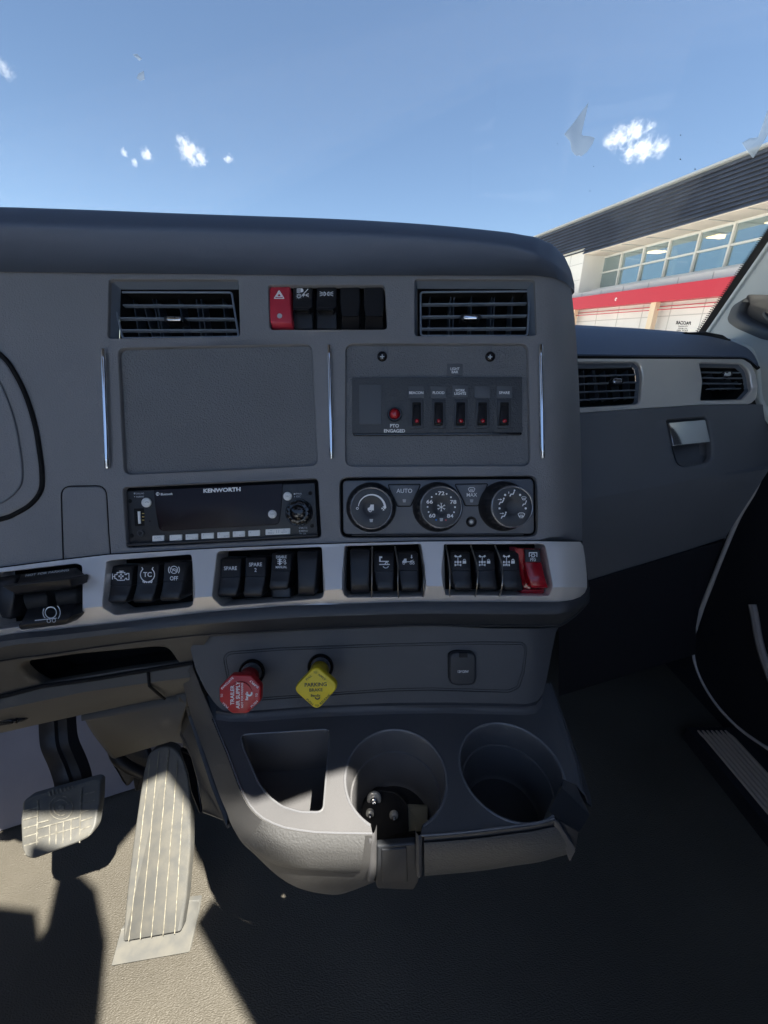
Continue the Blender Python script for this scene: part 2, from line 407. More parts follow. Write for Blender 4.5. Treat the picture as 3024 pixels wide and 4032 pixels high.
# rooms behind the glass
mb = MB(); bslab(mb, -9, 5.3, -4.0, -3.9, 2.0, 3.5, .036); bslab(mb, -9, 5.3, -3.9, -.1, 2.02, 2.10, .036); bslab(mb, 5.22, 5.3, -3.9, -.1, 2.1, 3.4, .036)
mb.build('room_wall', mat('room_paint', (.30, .31, .28), .8, var=.2, var_scale=.5), b0, world=True)
mb = MB(); bslab(mb, -9, 5.2, -3.9, -.1, 3.33, 3.36, .036); mb.build('room_ceiling', mat('room_ceiling_tile', (.32, .32, .28), .8), b0, world=True)
EMO = mat('room_lamp_glow', (.8, .6, .3), .5, emit=((1, .68, .30), 3.2))
for s in (3.65, 1.35, -.3):
    mb = MB(); bslab(mb, s, s+.42, -1.3, -.75, 3.30, 3.325, .036); mb.build('room_lamp', EMO, b0, world=True)
mb = MB(); bslab(mb, 2.9, 3.15, -1.0, -.9, 2.1, 3.2, .036); bslab(mb, .95, 1.1, -.8, -.7, 2.1, 3.25, .036)
mb.build('room_blind', mat('room_blind', (.62, .66, .55), .7), b0, world=True)
mb = MB(); bslab(mb, -9, 16, .9, 1.3, 1.455, 1.86, .045); mb.build('canopy', REDB, b0, world=True)
mb = MB()
for k_, z in enumerate((1.33, 1.24)): bslab(mb, -9, 6.3, 1.0+.1*k_, 1.03+.1*k_, z, z+.022, .045)
mb.build('canopy_rail', REDB, b0, world=True)
for s in (4.75, 1.02, -2.7):
    mb = MB(); bslab(mb, s, s+.19, 1.06, 1.22, -2.6, 1.455, 0, .045); mb.build('column', COLM, b0, world=True)
mb = MB()                                            # pale round emblem on the canopy
c = (2.94, 1.73+.045*2.9-.0)
def badge(mb, cs, cz, r, a0, a1, w_):
    for i in range(10):
        A, B = R(a0+(a1-a0)*i/10), R(a0+(a1-a0)*(i+1)/10)
        mb.add([bp(cs-(r+w_)*math.cos(A), 1.306, cz+(r+w_)*math.sin(A)), bp(cs-(r+w_)*math.cos(B), 1.306, cz+(r+w_)*math.sin(B)), bp(cs-r*math.cos(B), 1.306, cz+r*math.sin(B)), bp(cs-r*math.cos(A), 1.306, cz+r*math.sin(A))], [(0, 1, 2, 3)])
badge(mb, c[0]-.35, 1.76, .025, 20, 300, .022); badge(mb, c[0]-.35, 1.76, .0, 0, 200, .018)
mb.build('emblem', WHITE, b0, world=True, ang=0)
# shrub by the lower wall
pl = thing('shrub', 'small dark leafy shrub in front of the white wall beneath the red canopy', 'shrub', bp(2.9, 1.5, -1.367), world=True)
mb = MB(); random.seed(3); tips = []
for i in range(26):
    a = random.uniform(-1, 1); top = Vector((a*.85+random.uniform(-.1, .1), random.uniform(-.3, .3), random.uniform(1.6, 2.42)-abs(a)*.35))
    b = bp(2.9, 1.5, -1.367); pth = [b+Vector((a*.1, 0, 0)), b+Vector((a*.5, top.y*.5, top.z*.6*1.0)), b+Vector((top.x, top.y, top.z*1.0))]
    # stems
    for k in range(2):
        p, q = pth[k], pth[k+1]; s_ = .014-.005*k
        mb.add([p+Vector((s_, 0, 0)), p+Vector((-s_/2, s_, 0)), p+Vector((-s_/2, -s_, 0)), q+Vector((s_*.6, 0, 0)), q+Vector((-s_*.3, s_*.6, 0)), q+Vector((-s_*.3, -s_*.6, 0))], [(0, 1, 4, 3), (1, 2, 5, 4), (2, 0, 3, 5)])
    tips.append(pth)
mb.build('stem', mat('shrub_bark', (.08, .06, .04), .9), pl, world=True)
mb = MB()
for pth in tips:
    for k in range(34):
        t = random.random()**.6; p = pth[1].lerp(pth[2], t)+Vector([random.gauss(0, .09) for _ in range(3)])
        d1 = Vector([random.gauss(0, 1) for _ in range(3)]).normalized(); d2 = d1.cross(Vector((0, 0, 1))).normalized(); L = random.uniform(.05, .10)
        mb.add([p, p+d1*L*.5+d2*L*.25, p+d1*L, p+d1*L*.5-d2*L*.25], [(0, 1, 2, 3)])
mb.build('foliage', mat('shrub_leaf', (.05, .065, .035), .6, var=.4, var_scale=9), pl, world=True, ang=0)
# clouds: bodies of vapour far off
def cloud(name, label, parts, dens, seed, d=900, cat='cloud', sc=9.0, thr=(.73, 1.22)):
    m = bpy.data.materials.new(name+'_vapour'); m.use_nodes = True; n = m.node_tree; n.nodes.clear()
    o = n.nodes.new('ShaderNodeOutputMaterial'); v = n.nodes.new('ShaderNodeVolumePrincipled'); v.inputs['Color'].default_value = (1, 1, 1, 1); v.inputs['Anisotropy'].default_value = .35
    tc = n.nodes.new('ShaderNodeTexCoord'); nz = n.nodes.new('ShaderNodeTexNoise'); nz.inputs['Scale'].default_value = sc; nz.inputs['Detail'].default_value = 7; nz.inputs['Roughness'].default_value = .68; nz.inputs['Distortion'].default_value = .6
    add = n.nodes.new('ShaderNodeVectorMath'); add.inputs[1].default_value = (seed, seed*.7, seed*1.3)
    n.links.new(tc.outputs['Object'], add.inputs[0]); sclv = n.nodes.new('ShaderNodeVectorMath'); sclv.operation = 'SCALE'; sclv.inputs['Scale'].default_value = 1/100.
    n.links.new(add.outputs[0], sclv.inputs[0]); n.links.new(sclv.outputs[0], nz.inputs['Vector'])
    # distance to the lobes
    best = None
    for (cx, cy, r) in parts:
        p = Wd(M(cx, cy, d)); sub = n.nodes.new('ShaderNodeVectorMath'); sub.operation = 'DISTANCE'; sub.inputs[1].default_value = p-Wd(M(parts[0][0], parts[0][1], d))
        n.links.new(tc.outputs['Object'], sub.inputs[0]); dv = n.nodes.new('ShaderNodeMath'); dv.operation = 'MULTIPLY_ADD'; dv.inputs[1].default_value = -1/(r/F*d); dv.inputs[2].default_value = 1
        n.links.new(sub.outputs['Value'], dv.inputs[0])
        if best is None: best = dv.outputs[0]
        else:
            mx = n.nodes.new('ShaderNodeMath'); mx.operation = 'MAXIMUM'; n.links.new(best, mx.inputs[0]); n.links.new(dv.outputs[0], mx.inputs[1]); best = mx.outputs[0]
    ad = n.nodes.new('ShaderNodeMath'); ad.operation = 'MULTIPLY_ADD'; ad.inputs[1].default_value = .42; n.links.new(best, ad.inputs[0]); n.links.new(nz.outputs['Fac'], ad.inputs[2])
    rg = n.nodes.new('ShaderNodeMapRange'); rg.inputs[1].default_value = thr[0]; rg.inputs[2].default_value = thr[1]; rg.inputs[3].default_value = 0; rg.inputs[4].default_value = dens
    n.links.new(ad.outputs[0], rg.inputs[0]); n.links.new(rg.outputs[0], v.inputs['Density']); n.links.new(v.outputs[0], o.inputs['Volume'])
    us = [p[0]-p[2] for p in parts]+[p[0]+p[2] for p in parts]; vs = [p[1]-p[2] for p in parts]+[p[1]+p[2] for p in parts]
    th = max(p[2] for p in parts)/F*d
    c0 = Wd(M(parts[0][0], parts[0][1], d)); a = [M(u, v_, d) for u, v_ in rpoly(rect(min(us), min(vs), max(us), max(vs)), 40)]
    ob = MB().loft([[(p[0]*.97, p[1]*.97, d-th) for p in a], [(p[0]*1.03, p[1]*1.03, d+th) for p in a]], True, True).build(name, m, origin=c0, ang=0)
    tag(ob, label, 'cloud', kind='thing'); return ob
cloud('cloud', 'bright ragged white cloud above the dark roof of the building', [(2440, 540, 75), (2400, 555, 50), (2500, 520, 70), (2530, 590, 85), (2600, 580, 60), (2480, 600, 60), (2560, 500, 40)], .07, 11)
cloud('cloud', 'small bright puffy cloud alone above the left air vent', [(745, 595, 75), (720, 570, 50), (790, 620, 55), (765, 640, 40)], .07, 37)
cloud('cloud', 'faint little wisp of cloud just left of the puffy one', [(575, 605, 42), (490, 598, 26), (530, 640, 24), (900, 625, 30)], .12, 51)
cloud('cloud', 'very thin cloud shred high at the left edge of the sky', [(20, 280, 60), (5, 250, 40)], .03, 71)
# ================================================================== CAB SHELL
floor = MB(); nx_, ny_ = 2, 2
fl = MB().add([(-1.05, -1.6, 0), (.9, -1.6, 0), (.9, 1.15, 0), (-1.05, 1.15, 0)], [(0, 1, 2, 3)]).build('floor', MATF, world=True, ang=0); struct(fl)
# toe board on the driver's side: rises forward from the mat
def zf(u, v, z): d = dz(H-z)(u, v); return Wd(M(u, v, d))
A0 = zf(-60, 3290, .004); B0 = zf(505, 3112, .004); B0 = B0+(B0-A0)*.25; B1 = zf(900, 3210, .004)
upv = Vector((0.02, .25, .42))
mb = MB(); A0 = A0-(B0-A0)*.6
rings = [[A0+upv*t+Vector((0, .05*t*t, .02*t)), B0+upv*t, B0+Vector((.12, -.02, 0))+upv*t, B0+Vector((.45, .30, 0))+upv*t] for t in (0, .03, .3, .6, .9, 1.25)]
mb.loft(rings, closed=False); tb = mb.build('toe_board', CARP, world=True, ang=50); tag(tb, 'grey lavender toe board trim behind the brake pedal, rising from the floor mat', 'floor trim', kind='structure')
fw = MB(); boxw(fw, -1.05, .9, .98, 1.02, -.02, .74); struct(fw.build('wall_front', DOORP, world=True))
# roof with an added opening, cut to the wanted sun patches
sun_gap_px = None
def roof_pt(u, v, drop):                             # where the sun's ray to a photographed point crosses the roof
    p = Wd(M(u, v, dz(drop)(u, v))); t = (ROOFZ-p.z)/SUN.z; q = p+SUN*t; return (q.x, q.y)
ROOFZ = 1.42
sun_gap = [(-.34, -.02), (-.10, .0), (-.075, -.040), (.045, -.044), (.062, .002), (.075, .008), (.10, .020), (.13, .0), (.155, -.018), (.19, -.058), (.217, -.077), (.24, -.086), (.30, -.063), (.340, -.052),
       (.366, -.112), (.379, -.125), (.371, -.129), (.307, -.131), (.240, -.107), (.224, -.138), (.304, -.204), (.339, -.233), (.42, -.30), (.42, -.46), (.14, -.46), (.145, -.233), (.103, -.155), (.046, -.096), (.01, -.078), (-.035, -.07), (.002, -.144), (.002, -.152), (-.03, -.122), (-.092, -.117), (-.34, -.125)]
# ================================================================== DASHBOARD SKIN
def D0(u, v=0):                                     # the dash face: wraps towards the driver on the left, rounds away at the right
    d = .42
    if u < 1276: d -= .045*((1276-u)/1276)**1.4
    if u > 2150: d += .055*(min(u-2150, 160)/140)**2.4
    return d
T0 = curve([(-500, 2330), (0, 2237), (250, 2205), (425, 2185), (830, 2161), (1200, 2145), (1630, 2133), (2000, 2130), (2330, 2134)])
T1 = curve([(-500, 2570), (0, 2450), (320, 2396), (757, 2354), (1275, 2323), (1675, 2308), (2180, 2312), (2330, 2312)])
T2 = curve([(-500, 2640), (0, 2503), (400, 2458), (800, 2412), (1100, 2386), (1630, 2369), (2200, 2370), (2262, 2360), (2300, 2335), (2312, 2312)])
T3 = curve([(-500, 2690), (0, 2552), (400, 2505), (800, 2460), (1200, 2433), (1600, 2420), (2175, 2422), (2250, 2410), (2300, 2385), (2322, 2350)])
T4 = curve([(-500, 2730), (0, 2607), (200, 2580), (500, 2535), (830, 2501), (1200, 2479), (1630, 2463), (2205, 2466)])
def BD(u, v):                                       # silver band: leans out to its crease, then tucks under
    a, b, c = T0(u), T1(u), T2(u); d = D0(min(u, 2150))
    if u > 2200: d += .011*((u-2200)/110)**2
    if v <= b: return d-.004-.018*max(0, (v-a)/(b-a))
    return d-.022+.008*(v-b)/(c-b)
dash = thing('dashboard', 'dark grey truck dashboard with curved visor, satin silver band and recessed panels', 'dashboard', M(1500, 2300, .45))
# visor / hood
HS = curve([(-700, 812), (0, 815), (300, 824), (700, 840), (1200, 857), (1500, 870), (1800, 893), (2000, 915), (2110, 934), (2175, 962), (2222, 1010), (2248, 1065), (2262, 1120)])
HC = curve([(-700, 872), (0, 878), (400, 890), (1000, 905), (1500, 921), (1800, 940), (2000, 966), (2110, 1000), (2175, 1034), (2222, 1070), (2248, 1100), (2262, 1135)])
HB = curve([(-700, 1066), (0, 1070), (600, 1077), (1200, 1084), (1800, 1084), (2110, 1085), (2175, 1092), (2222, 1110), (2248, 1133), (2262, 1150)])
us = [-700, -300, 0, 200, 400, 600, 800, 1000, 1200, 1400, 1600, 1750, 1880, 2000, 2060, 2110, 2145, 2175, 2200, 2222, 2238, 2248, 2256, 2262]
rings = []
for u in us:
    d = D0(u); k = 1 if u < 2110 else max(.06, 1-(u-2110)/160)
    s, c, b = HS(u), HC(u), HB(u); p0 = M(u, s, d-.012*k)
    r = [(p0[0]*1.0, p0[1]+.012, d+.22), (p0[0], p0[1]+.004, d+.05), M(u, s-0, d-.006*k), M(u, s+(c-s)*.10, d-.016*k), M(u, s+(c-s)*.45, d-.026*k), M(u, s+(c-s)*.8, d-.031*k), M(u, c, d-.033*k), M(u, c+(b-c)*.10, d-.032*k), M(u, c+(b-c)*.5, d-.022*k), M(u, b, d-.002), M(u, b+1, d+.01)]
    rings.append(r)
rings.append([(p[0], p[1], D0(2262)+.22) for p in rings[-1]])
# resample smoothly along the length is unnecessary: rows are dense at the corner
mb = MB().loft(srings(rings[:-1], 3)+[rings[-1]], closed=False); mb.build('visor', HOOD, dash, ang=60)
# face openings
VL = rpoly([(430, 1100), (938, 1101), (944, 1325), (424, 1331)], 14)
VR = rpoly([(1634, 1099), (2104, 1101), (2112, 1320), (1634, 1322)], 14)
SW = rpoly([(1057, 1123), (1514, 1123), (1524, 1296), (1063, 1297)], [10, 16, 16, 14])
PL = rpoly([(464, 1371), (1226, 1356), (1250, 1832), (489, 1868)], 30)
PR = rpoly([(1362, 1354), (2079, 1354), (2087, 1833), (1361, 1835)], 32)
RD = rpoly([(484, 1920), (1251, 1885), (1264, 2116), (499, 2157)], 16)
CL = rpoly([(1337, 1881), (2114, 1874), (2118, 2112), (1341, 2117)], 34)
e = [(u, HB(u)-6) for u in (-600, -300, 0, 300, 600, 900, 1200, 1500, 1800, 2000, 2110, 2175, 2222, 2246)]
edge_r = [(2252, 1160), (2262, 1250), (2270, 1350), (2279, 1500), (2286, 1700), (2290, 1900), (2292, 2050), (2292, 2133)]
bot = [(u, T0(u)+2) for u in (2100, 1900, 1630, 1400, 1200, 1000, 830, 600, 425, 250, 0, -300, -600)]
OUT = e+edge_r+bot
sheet('dash_face', OUT, [VL, VR, SW, PL, PR, RD, CL], D0, DASH, dash, step=26, rim=.006, cham=3.0, cham_d=.0016, edge_back=0)
mb = MB(); a = [M(u, v, D0(u)) for u, v in [(2246, 1120)]+edge_r]        # flank running away beside the passenger side
mb.loft([a, [(p[0]+.0035, p[1], p[2]+.012) for p in a], [(p[0]+.0035, p[1], p[2]+.45) for p in a]], closed=False); mb.build('dash_flank', DASH, dash, ang=60)
# recess floors
for nm, lp, dd in (('panel_recess', PL, .0045), ('panel_recess', PR, .0045)):
    slab(nm, offs(lp, 3), lambda u, v, dd=dd: D0(u)+dd, .001, PANEL, dash, bev=.0003, seg=1)
# seam of the round instrument bezel at far left, and the small cover beside it
loopc = [(-500, 1300), (-150, 1310), (0, 1397), (60, 1475), (105, 1570), (138, 1680), (155, 1780), (164, 1860), (160, 1930), (120, 1985), (60, 2022), (0, 2044), (-250, 2100), (-500, 2110)]
loopc = [p for p in smooth(loopc, 4)]
tb_ = tube([M(u, v, D0(u)-.0005) for u, v in loopc], .0026, 8); tb_.build('bezel_seam', VOID, dash)
slab('instrument_bezel', offs(loopc, -9), lambda u, v: D0(u)-.0035, .006, DASH, dash, bev=.0035, seg=4)
in2 = [(u-78, v*.93+110) for u, v in loopc]
tb_ = tube([M(u, v, D0(u)-.0036) for u, v in in2], .0009, 6); tb_.build('bezel_seam', DASH2, dash)
cov = rpoly([(243, 1918), (415, 1915), (425, 2100), (432, 2182), (252, 2203)], [38, 38, 5, 5, 5])
slab('fuse_cover', cov, lambda u, v: D0(u)-.0012, .002, DASH, dash, bev=.0012, seg=3)
tb_ = tube([M(u, v, D0(u)-.0002) for u, v in offs(cov, 3)+offs(cov, 3)[:1]], .0006, 6); tb_.build('cover_seam', VOID, dash)
# dark joint above the silver band
mb = MB(); uu = [-600, -300, 0, 250, 425, 600, 830, 1000, 1200, 1400, 1630, 1800, 2000, 2150, 2230, 2290]
mb = tube([M(u, T0(u)+1, D0(u)-.0012) for u in uu], .0014, 8); mb.build('band_joint', VOID, dash)
# silver band
H1 = rpoly([(-60, 2262), (300, 2220), (321, 2228), (323, 2300), (322, 2420), (300, 2442), (-60, 2484)], [4, 14, 8, 4, 10, 8, 4])
H2 = rpoly([(420, 2213), (440, 2207), (752, 2184), (756, 2225), (758, 2382), (740, 2391), (452, 2422), (404, 2392), (404, 2372)], [4, 6, 10, 4, 10, 8, 12, 12, 12])
H3 = rpoly([(856, 2172), (1266, 2154), (1268, 2200), (1273, 2345), (1262, 2356), (872, 2387), (836, 2352), (838, 2330)], [16, 12, 4, 10, 8, 12, 10, 10])
H4 = rpoly([(1358, 2151), (1656, 2143), (1660, 2165), (1676, 2290), (1668, 2348), (1366, 2352), (1353, 2340)], [8, 8, 10, 10, 5, 8, 8])
H5 = rpoly([(1749, 2144), (2138, 2143), (2147, 2152), (2177, 2310), (2162, 2346), (1754, 2342)], [6, 8, 8, 14, 10, 8])
sl_out = [(u, T0(u)) for u in uu[:-1]]+[(2285, 2133), (2296, 2150), (2304, 2200), (2310, 2260), (2312, 2312), (2303, 2334), (2285, 2350), (2255, 2362), (2200, 2370)]+[(u, T2(u)) for u in reversed([-600, -300, 0, 200, 400, 600, 800, 1100, 1350, 1630, 1900])]
t1l = [(u, T1(u)) for u in (-560, -100)]
def seg1(a, b, n=4): return [(a+(b-a)*i/n, T1(a+(b-a)*i/n)) for i in range(n+1)]
sheet('silver_band', sl_out, [H1, H2, H3, H4, H5], BD, SILV, dash, step=17, rim=.030, cham=2.6, cham_d=.0016,
      lines=[seg1(330, 398), seg1(766, 830), seg1(1280, 1346), seg1(1686, 1744), seg1(2186, 2306)], ang=22)
# bumper under the band: textured roll, dark underside, thin pale lip
us3 = [-600, -300, 0, 200, 400, 600, 800, 1000, 1200, 1400, 1630, 1800, 2000, 2175, 2215, 2250, 2280, 2300, 2314, 2322]
rings = []
for u in us3:
    d = D0(min(u, 2160)); k = max(0, (u-2215)/107) if u > 2215 else 0
    e2, e3, e4 = T2(u) if u <= 2312 else 2312, T3(u), T4(min(u, 2205))
    if u > 2205: e4 = 2466-(u-2205)*.62-((u-2205)/117)**3*30
    e4 = max(e4, e3+.5)
    rings.append([M(u, e2-1, d-.013+.03*k*k), M(u, e2+2, d-.0165+.03*k*k), M(u, e2+(e3-e2)*.5, d-.020+.03*k*k), M(u, e3-3, d-.020+.03*k*k), M(u, e3+2, d-.018+.03*k*k), M(u, (e3+e4)/2, d-.006+.03*k*k), M(u, e4-6, d+.004+.03*k*k), M(u, e4-3, d+.003+.03*k*k), M(u, e4+1, d+.004+.03*k*k), M(u, e4+3, d+.012+.03*k*k), M(u, e4+4, d+.05+.03*k*k)])
MB().loft(srings(rings, 3), closed=False).build('bumper', DARKP, dash, ang=40)
mb = MB(); rr = [(2288, 2134), (2299, 2150), (2307, 2200), (2314, 2260), (2319, 2312), (2322, 2350)]
a = [M(u, v, .42+.030) for u, v in rr]; b_ = [M(u-7, v, .42+.018) for u, v in rr]
mb.loft([b_, a, [(p[0]+.002, p[1], p[2]+.02) for p in a], [(p[0]+.002, p[1], p[2]+.4) for p in a]], closed=False); mb.build('bumper_flank', DARKP, dash, ang=60)
# chrome strips
for k, (lab, a, b) in enumerate((('slim vertical chrome strip left of the wide blank panel', (407, 1378), (422, 1842)),
                             ('slim vertical chrome strip between the blank panel and the rocker panel', (1296, 1362), (1306, 1804)),
                             ('slim vertical chrome strip on the right edge of the dash face', (2129, 1360), (2136, 1802)))):
    s = tube([M(a[0]+(b[0]-a[0])*t, a[1]+(b[1]-a[1])*t, D0(a[0])-.0005-.0022*min(1, 14*min(t, 1-t)+.2)) for t in [i/24 for i in range(25)]], .0024, 14).build('chrome_strip', CHROME)
    tag(s, lab, 'trim strip', 'chrome strips on the dash face')
# ------------------------------------------------------------------ air vents in the centre stack
def tubepx(pts, d, r, n=8): return tube([M(u, v, K(d)(u, v)) for u, v in pts], r, n)
def bar(mb, a, b, d, ht, dp, d2=None):                        # flat horizontal blade between two photo points
    A, B = M(a[0], a[1], d), M(b[0], b[1], d if d2 is None else d2); h = ht/2
    V = []
    for p in (A, B):
        V += [(p[0], p[1]-h*.5, p[2]), (p[0], p[1]+h*.5, p[2]), (p[0], p[1]+h, p[2]+.0012), (p[0], p[1]+h*.6-dp*.12, p[2]+dp), (p[0], p[1]-h*.6-dp*.12, p[2]+dp), (p[0], p[1]-h, p[2]+.0012)]
    return mb.add(V, [(0, 1, 7, 6), (1, 2, 8, 7), (2, 3, 9, 8), (3, 4, 10, 9), (4, 5, 11, 10), (5, 0, 6, 11), (0, 5, 4, 3, 2, 1), (6, 7, 8, 9, 10, 11)])
def vent(label, loop, d, slats, vanes, tab, frame, tabw=34, deep=.07, wallmat=None, group='air vents with chrome tabs', shrink=.004, tilt=.010):
    c = loop[0]; t = thing('air_vent', label, 'air vent', M(c[0], c[1], K(d)(*c)+.01), group)
    f = lambda u, v: K(d)(u, v)+.0008
    pocket('housing', offs(loop, 1.5), f, .012, wallmat or SLAT, t, shrink, False)
    m = mloop(loop, f); xy = offs([(p[0], p[1]) for p in m], -shrink); r0 = [(xy[j][0], xy[j][1], m[j][2]+.012) for j in range(len(m))]
    MB().loft([r0, [(p[0], p[1], p[2]+deep) for p in r0]], False, True).build('duct', VOID, t)
    cu, cv = (min(p[0] for p in loop)+max(p[0] for p in loop))/2, (min(p[1] for p in loop)+max(p[1] for p in loop))/2
    dd = K(d)(cu, cv); DF = lambda p: K(d)(*p)
    vs = [s[0][1] for s in slats]
    for (a, b) in slats:                             # blades lean back towards the top
        k = (a[1]-min(vs))/(max(vs)-min(vs)+1e-6)
        bar(MB(), a, b, DF(a)+.014-tilt*k, .0019, .0045, DF(b)+.014-tilt*k).build('blade', SLAT, t)
    for (a, b) in vanes:
        A, B = M(a[0], a[1], DF(a)+.029), M(b[0], b[1], DF(b)+.029-tilt); w_ = .0006; V = []
        for p in (A, B): V += [(p[0]-w_, p[1], p[2]), (p[0]+w_, p[1], p[2]), (p[0]+w_, p[1], p[2]+.018), (p[0]-w_, p[1], p[2]+.018)]
        MB().add(V, [(0, 1, 5, 4), (1, 2, 6, 5), (2, 3, 7, 6), (3, 0, 4, 7), (0, 3, 2, 1), (4, 5, 6, 7)]).build('vane', VANE, t)
    if frame:
        fr = frame+frame[:1]; vv = [p[1] for p in frame]
        tube([M(u, v, DF((u, v))+.013-tilt*(v-min(vv))/(max(vv)-min(vv))) for u, v in fr], .0011, 8).build('grille_frame', SLAT, t)
    tu, tv = tab
    k = (tv-min(vs))/(max(vs)-min(vs)+1e-6); td = dd+.006-tilt*k
    slab('tab_base', rpoly(rect(tu-tabw*1.15, tv-11, tu+tabw*1.15, tv+11), 8), td+.003, .012, BLK, t, bev=.001)
    slab('tab', rpoly(rect(tu-tabw*.85, tv-9, tu+tabw*.85, tv+9), 8), td, .005, CHROME, t, bev=.0012)
    return t
vent('air vent with chrome tab above the wide blank panel, driver side of the stack', VL, D0,
     [((452, 1200), (914, 1202)), ((462, 1251), (922, 1253)), ((474, 1298), (931, 1298))],
     [((521, 1165), (548, 1325)), ((597, 1160), (634, 1325)), ((611, 1160), (645, 1325)), ((701, 1162), (727, 1325)), ((770, 1158), (792, 1325)), ((788, 1160), (812, 1325)), ((875, 1162), (893, 1325)), ((565, 1200), (600, 1325))],
     (683, 1254), rpoly([(440, 1151), (912, 1152), (940, 1326), (484, 1332)], 10))
vent('air vent with chrome tab above the small rocker switch panel, right of the switch row', VR, D0,
     [((1657, 1196), (2078, 1192)), ((1657, 1245), (2074, 1240)), ((1657, 1292), (2072, 1290))],
     [((1694, 1160), (1690, 1320)), ((1776, 1158), (1768, 1320)), ((1789, 1155), (1782, 1320)), ((1857, 1155), (1853, 1320)), ((1938, 1155), (1930, 1320)), ((1948, 1155), (1941, 1320)), ((2020, 1155), (2010, 1320))],
     (1854, 1247), rpoly([(1656, 1151), (2086, 1147), (2076, 1322), (1657, 1322)], 12))
# ================================================================== SWITCHES AND INSTRUMENTS
def lerp(a, b, t): return a+(b-a)*t
def rocker(label, top, crease, bot, d, icon=None, m=BLK, group='rocker switches in the silver band', low=None, dt=.003, dc=-.005, db=-.011, blank=False):
    """top/crease/bot = (uL, uR, v): the rocker's outline in the photo; icon(Ink, u, v, s) draws on the upper face"""
    (a0, a1, av), (c0, c1, cv), (b0_, b1, bv) = top, crease, bot
    sl = -.03 if a0 < 1300 else 0                      # the band runs downhill to the left
    def r(u0, u1, v, dd): return (u0, v-sl*(u0-u1)*.5 if sl else v, u1, v+sl*(u1-u0)*.5 if sl else v, dd)
    t = thing('rocker_switch', label, 'switch', M((a0+a1)/2, bv, d), group)
    R_ = [r(a0+4, a1-4, av-1, d+dt+.0015), r(a0, a1, av+4, d+dt), r(lerp(a0, c0, .5), lerp(a1, c1, .5), (av+cv)/2, d+(dt+dc)/2-.0004)]
    if blank:
        R_ += [r(lerp(a0, b0_, .5), lerp(a1, b1, .5), lerp(av, bv, .55), d-.004), r(lerp(a0, b0_, .8), lerp(a1, b1, .8), lerp(av, bv, .78), d-.007), r(b0_, b1, lerp(av, bv, .9), d-.0065), r(b0_, b1, bv, d-.001), r(b0_+2, b1-2, bv+3, d+.004)]
        rows('cap', R_, m, t, back=d+.022, ang=60)
        return t
    R1 = R_+[r(c0, c1, cv, d+dc)]
    rows('icon_face', R1, m, t, back=d+.024, ang=55)
    h = bv-cv
    R2 = [r(c0, c1, cv+1.5, d+dc+.0002), r(lerp(c0, b0_, .5), lerp(c1, b1, .5), cv+h*.5, d+(dc+db)/2), r(b0_, b1, cv+h*.84, d+db), r(b0_+1, b1-1, cv+h*.93, d+db+.0008), r(b0_+4, b1-4, bv, d+db+.004), r(b0_+6, b1-6, bv+2, d+db+.010)]
    rows('paddle', R2, m, t, back=d+.024, ang=55)
    if low:
        rows('lower_body', [r(low[0], low[1], bv-3, d+.004), r(low[0], low[1], low[2]-5, d+.003), r(low[0]+3, low[1]-3, low[2], d+.007)], m, t, back=d+.024)
    if icon:
        f = lambda u, v: d+dt+(dc-dt)*(v-av)/(cv-av)-.0003
        ik = Ink(f, .0005); cu = (a0+a1)/2+(c0+c1-a0-a1)/4; icon(ik, cu, (av+cv)/2, (a1-a0)/80.)
        ik.build('icon', WHITE, t)
    return t
# --- icons
def ic_text(*ls):
    def f(k, u, v, s):
        n = len(ls)
        for i, (tx, h, w_) in enumerate(ls): k.text(tx, u, v+(i-(n-1)/2)*h*1.45, h, w_, bold=.012, slope=-.02)
    return f
def ic_engine(k, u, v, s):
    q = [(-22, -6), (-14, -6), (-14, -13), (14, -13), (14, -6), (20, -6), (20, -10), (28, -10), (28, 12), (20, 12), (20, 7), (16, 7), (12, 14), (-12, 14), (-18, 8), (-22, 8), (-22, -6)]
    k.line([(u+x*s, v+y*s) for x, y in q], 3*s); k.line([(u-6*s, v-18*s), (u+9*s, v-18*s)], 3*s); k.line([(u, v-18*s), (u, v-13*s)], 3*s)
    k.line([(u-30*s, v-9*s), (u-30*s, v+11*s)], 3*s); k.line([(u-30*s, v+1*s), (u-22*s, v+1*s)], 3*s)
    for i in range(4): k.poly([(u+r_*s*math.cos(R(i*90+a)), v+r_*s*math.sin(R(i*90+a))) for r_, a in ((1, 0), (9, -28), (10, 12), (6, 30))])
def ic_tc(k, u, v, s):
    k.text('TC', u, v, 17*s, 30*s, bold=.02)
    k.arc(u, v+1*s, 25*s, 130, 262, 3*s, 14); k.arc(u, v+1*s, 25*s, -82, 50, 3*s, 14)
    k.line([(u-16*s, v-18*s), (u-20*s, v-25*s)], 3*s); k.line([(u+16*s, v-18*s), (u+20*s, v-25*s)], 3*s)
    k.line([(u-16*s, v+20*s), (u-16*s, v+27*s), (u+16*s, v+27*s), (u+16*s, v+20*s)], 3*s)
    for i in range(4): k.rect(u+(-13+i*8)*s, v+27*s, u+(-9+i*8)*s, v+31*s)
def ic_off(k, u, v, s):
    k.ring(u, v-9*s, 13*s, 2.6*s, 20); k.arc(u, v-9*s, 19.5*s, 145, 218, 3*s, 8); k.arc(u, v-9*s, 19.5*s, -38, 35, 3*s, 8)
    k.line([(u-9*s, v-13*s), (u+8*s, v-3*s)], 2.6*s); k.line([(u-6*s, v-3*s), (u-1*s, v-13*s), (u+8*s, v-11*s), (u+9*s, v-5*s)], 2.2*s)
    k.text('OFF', u, v+21*s, 15*s, 29*s, bold=.018)
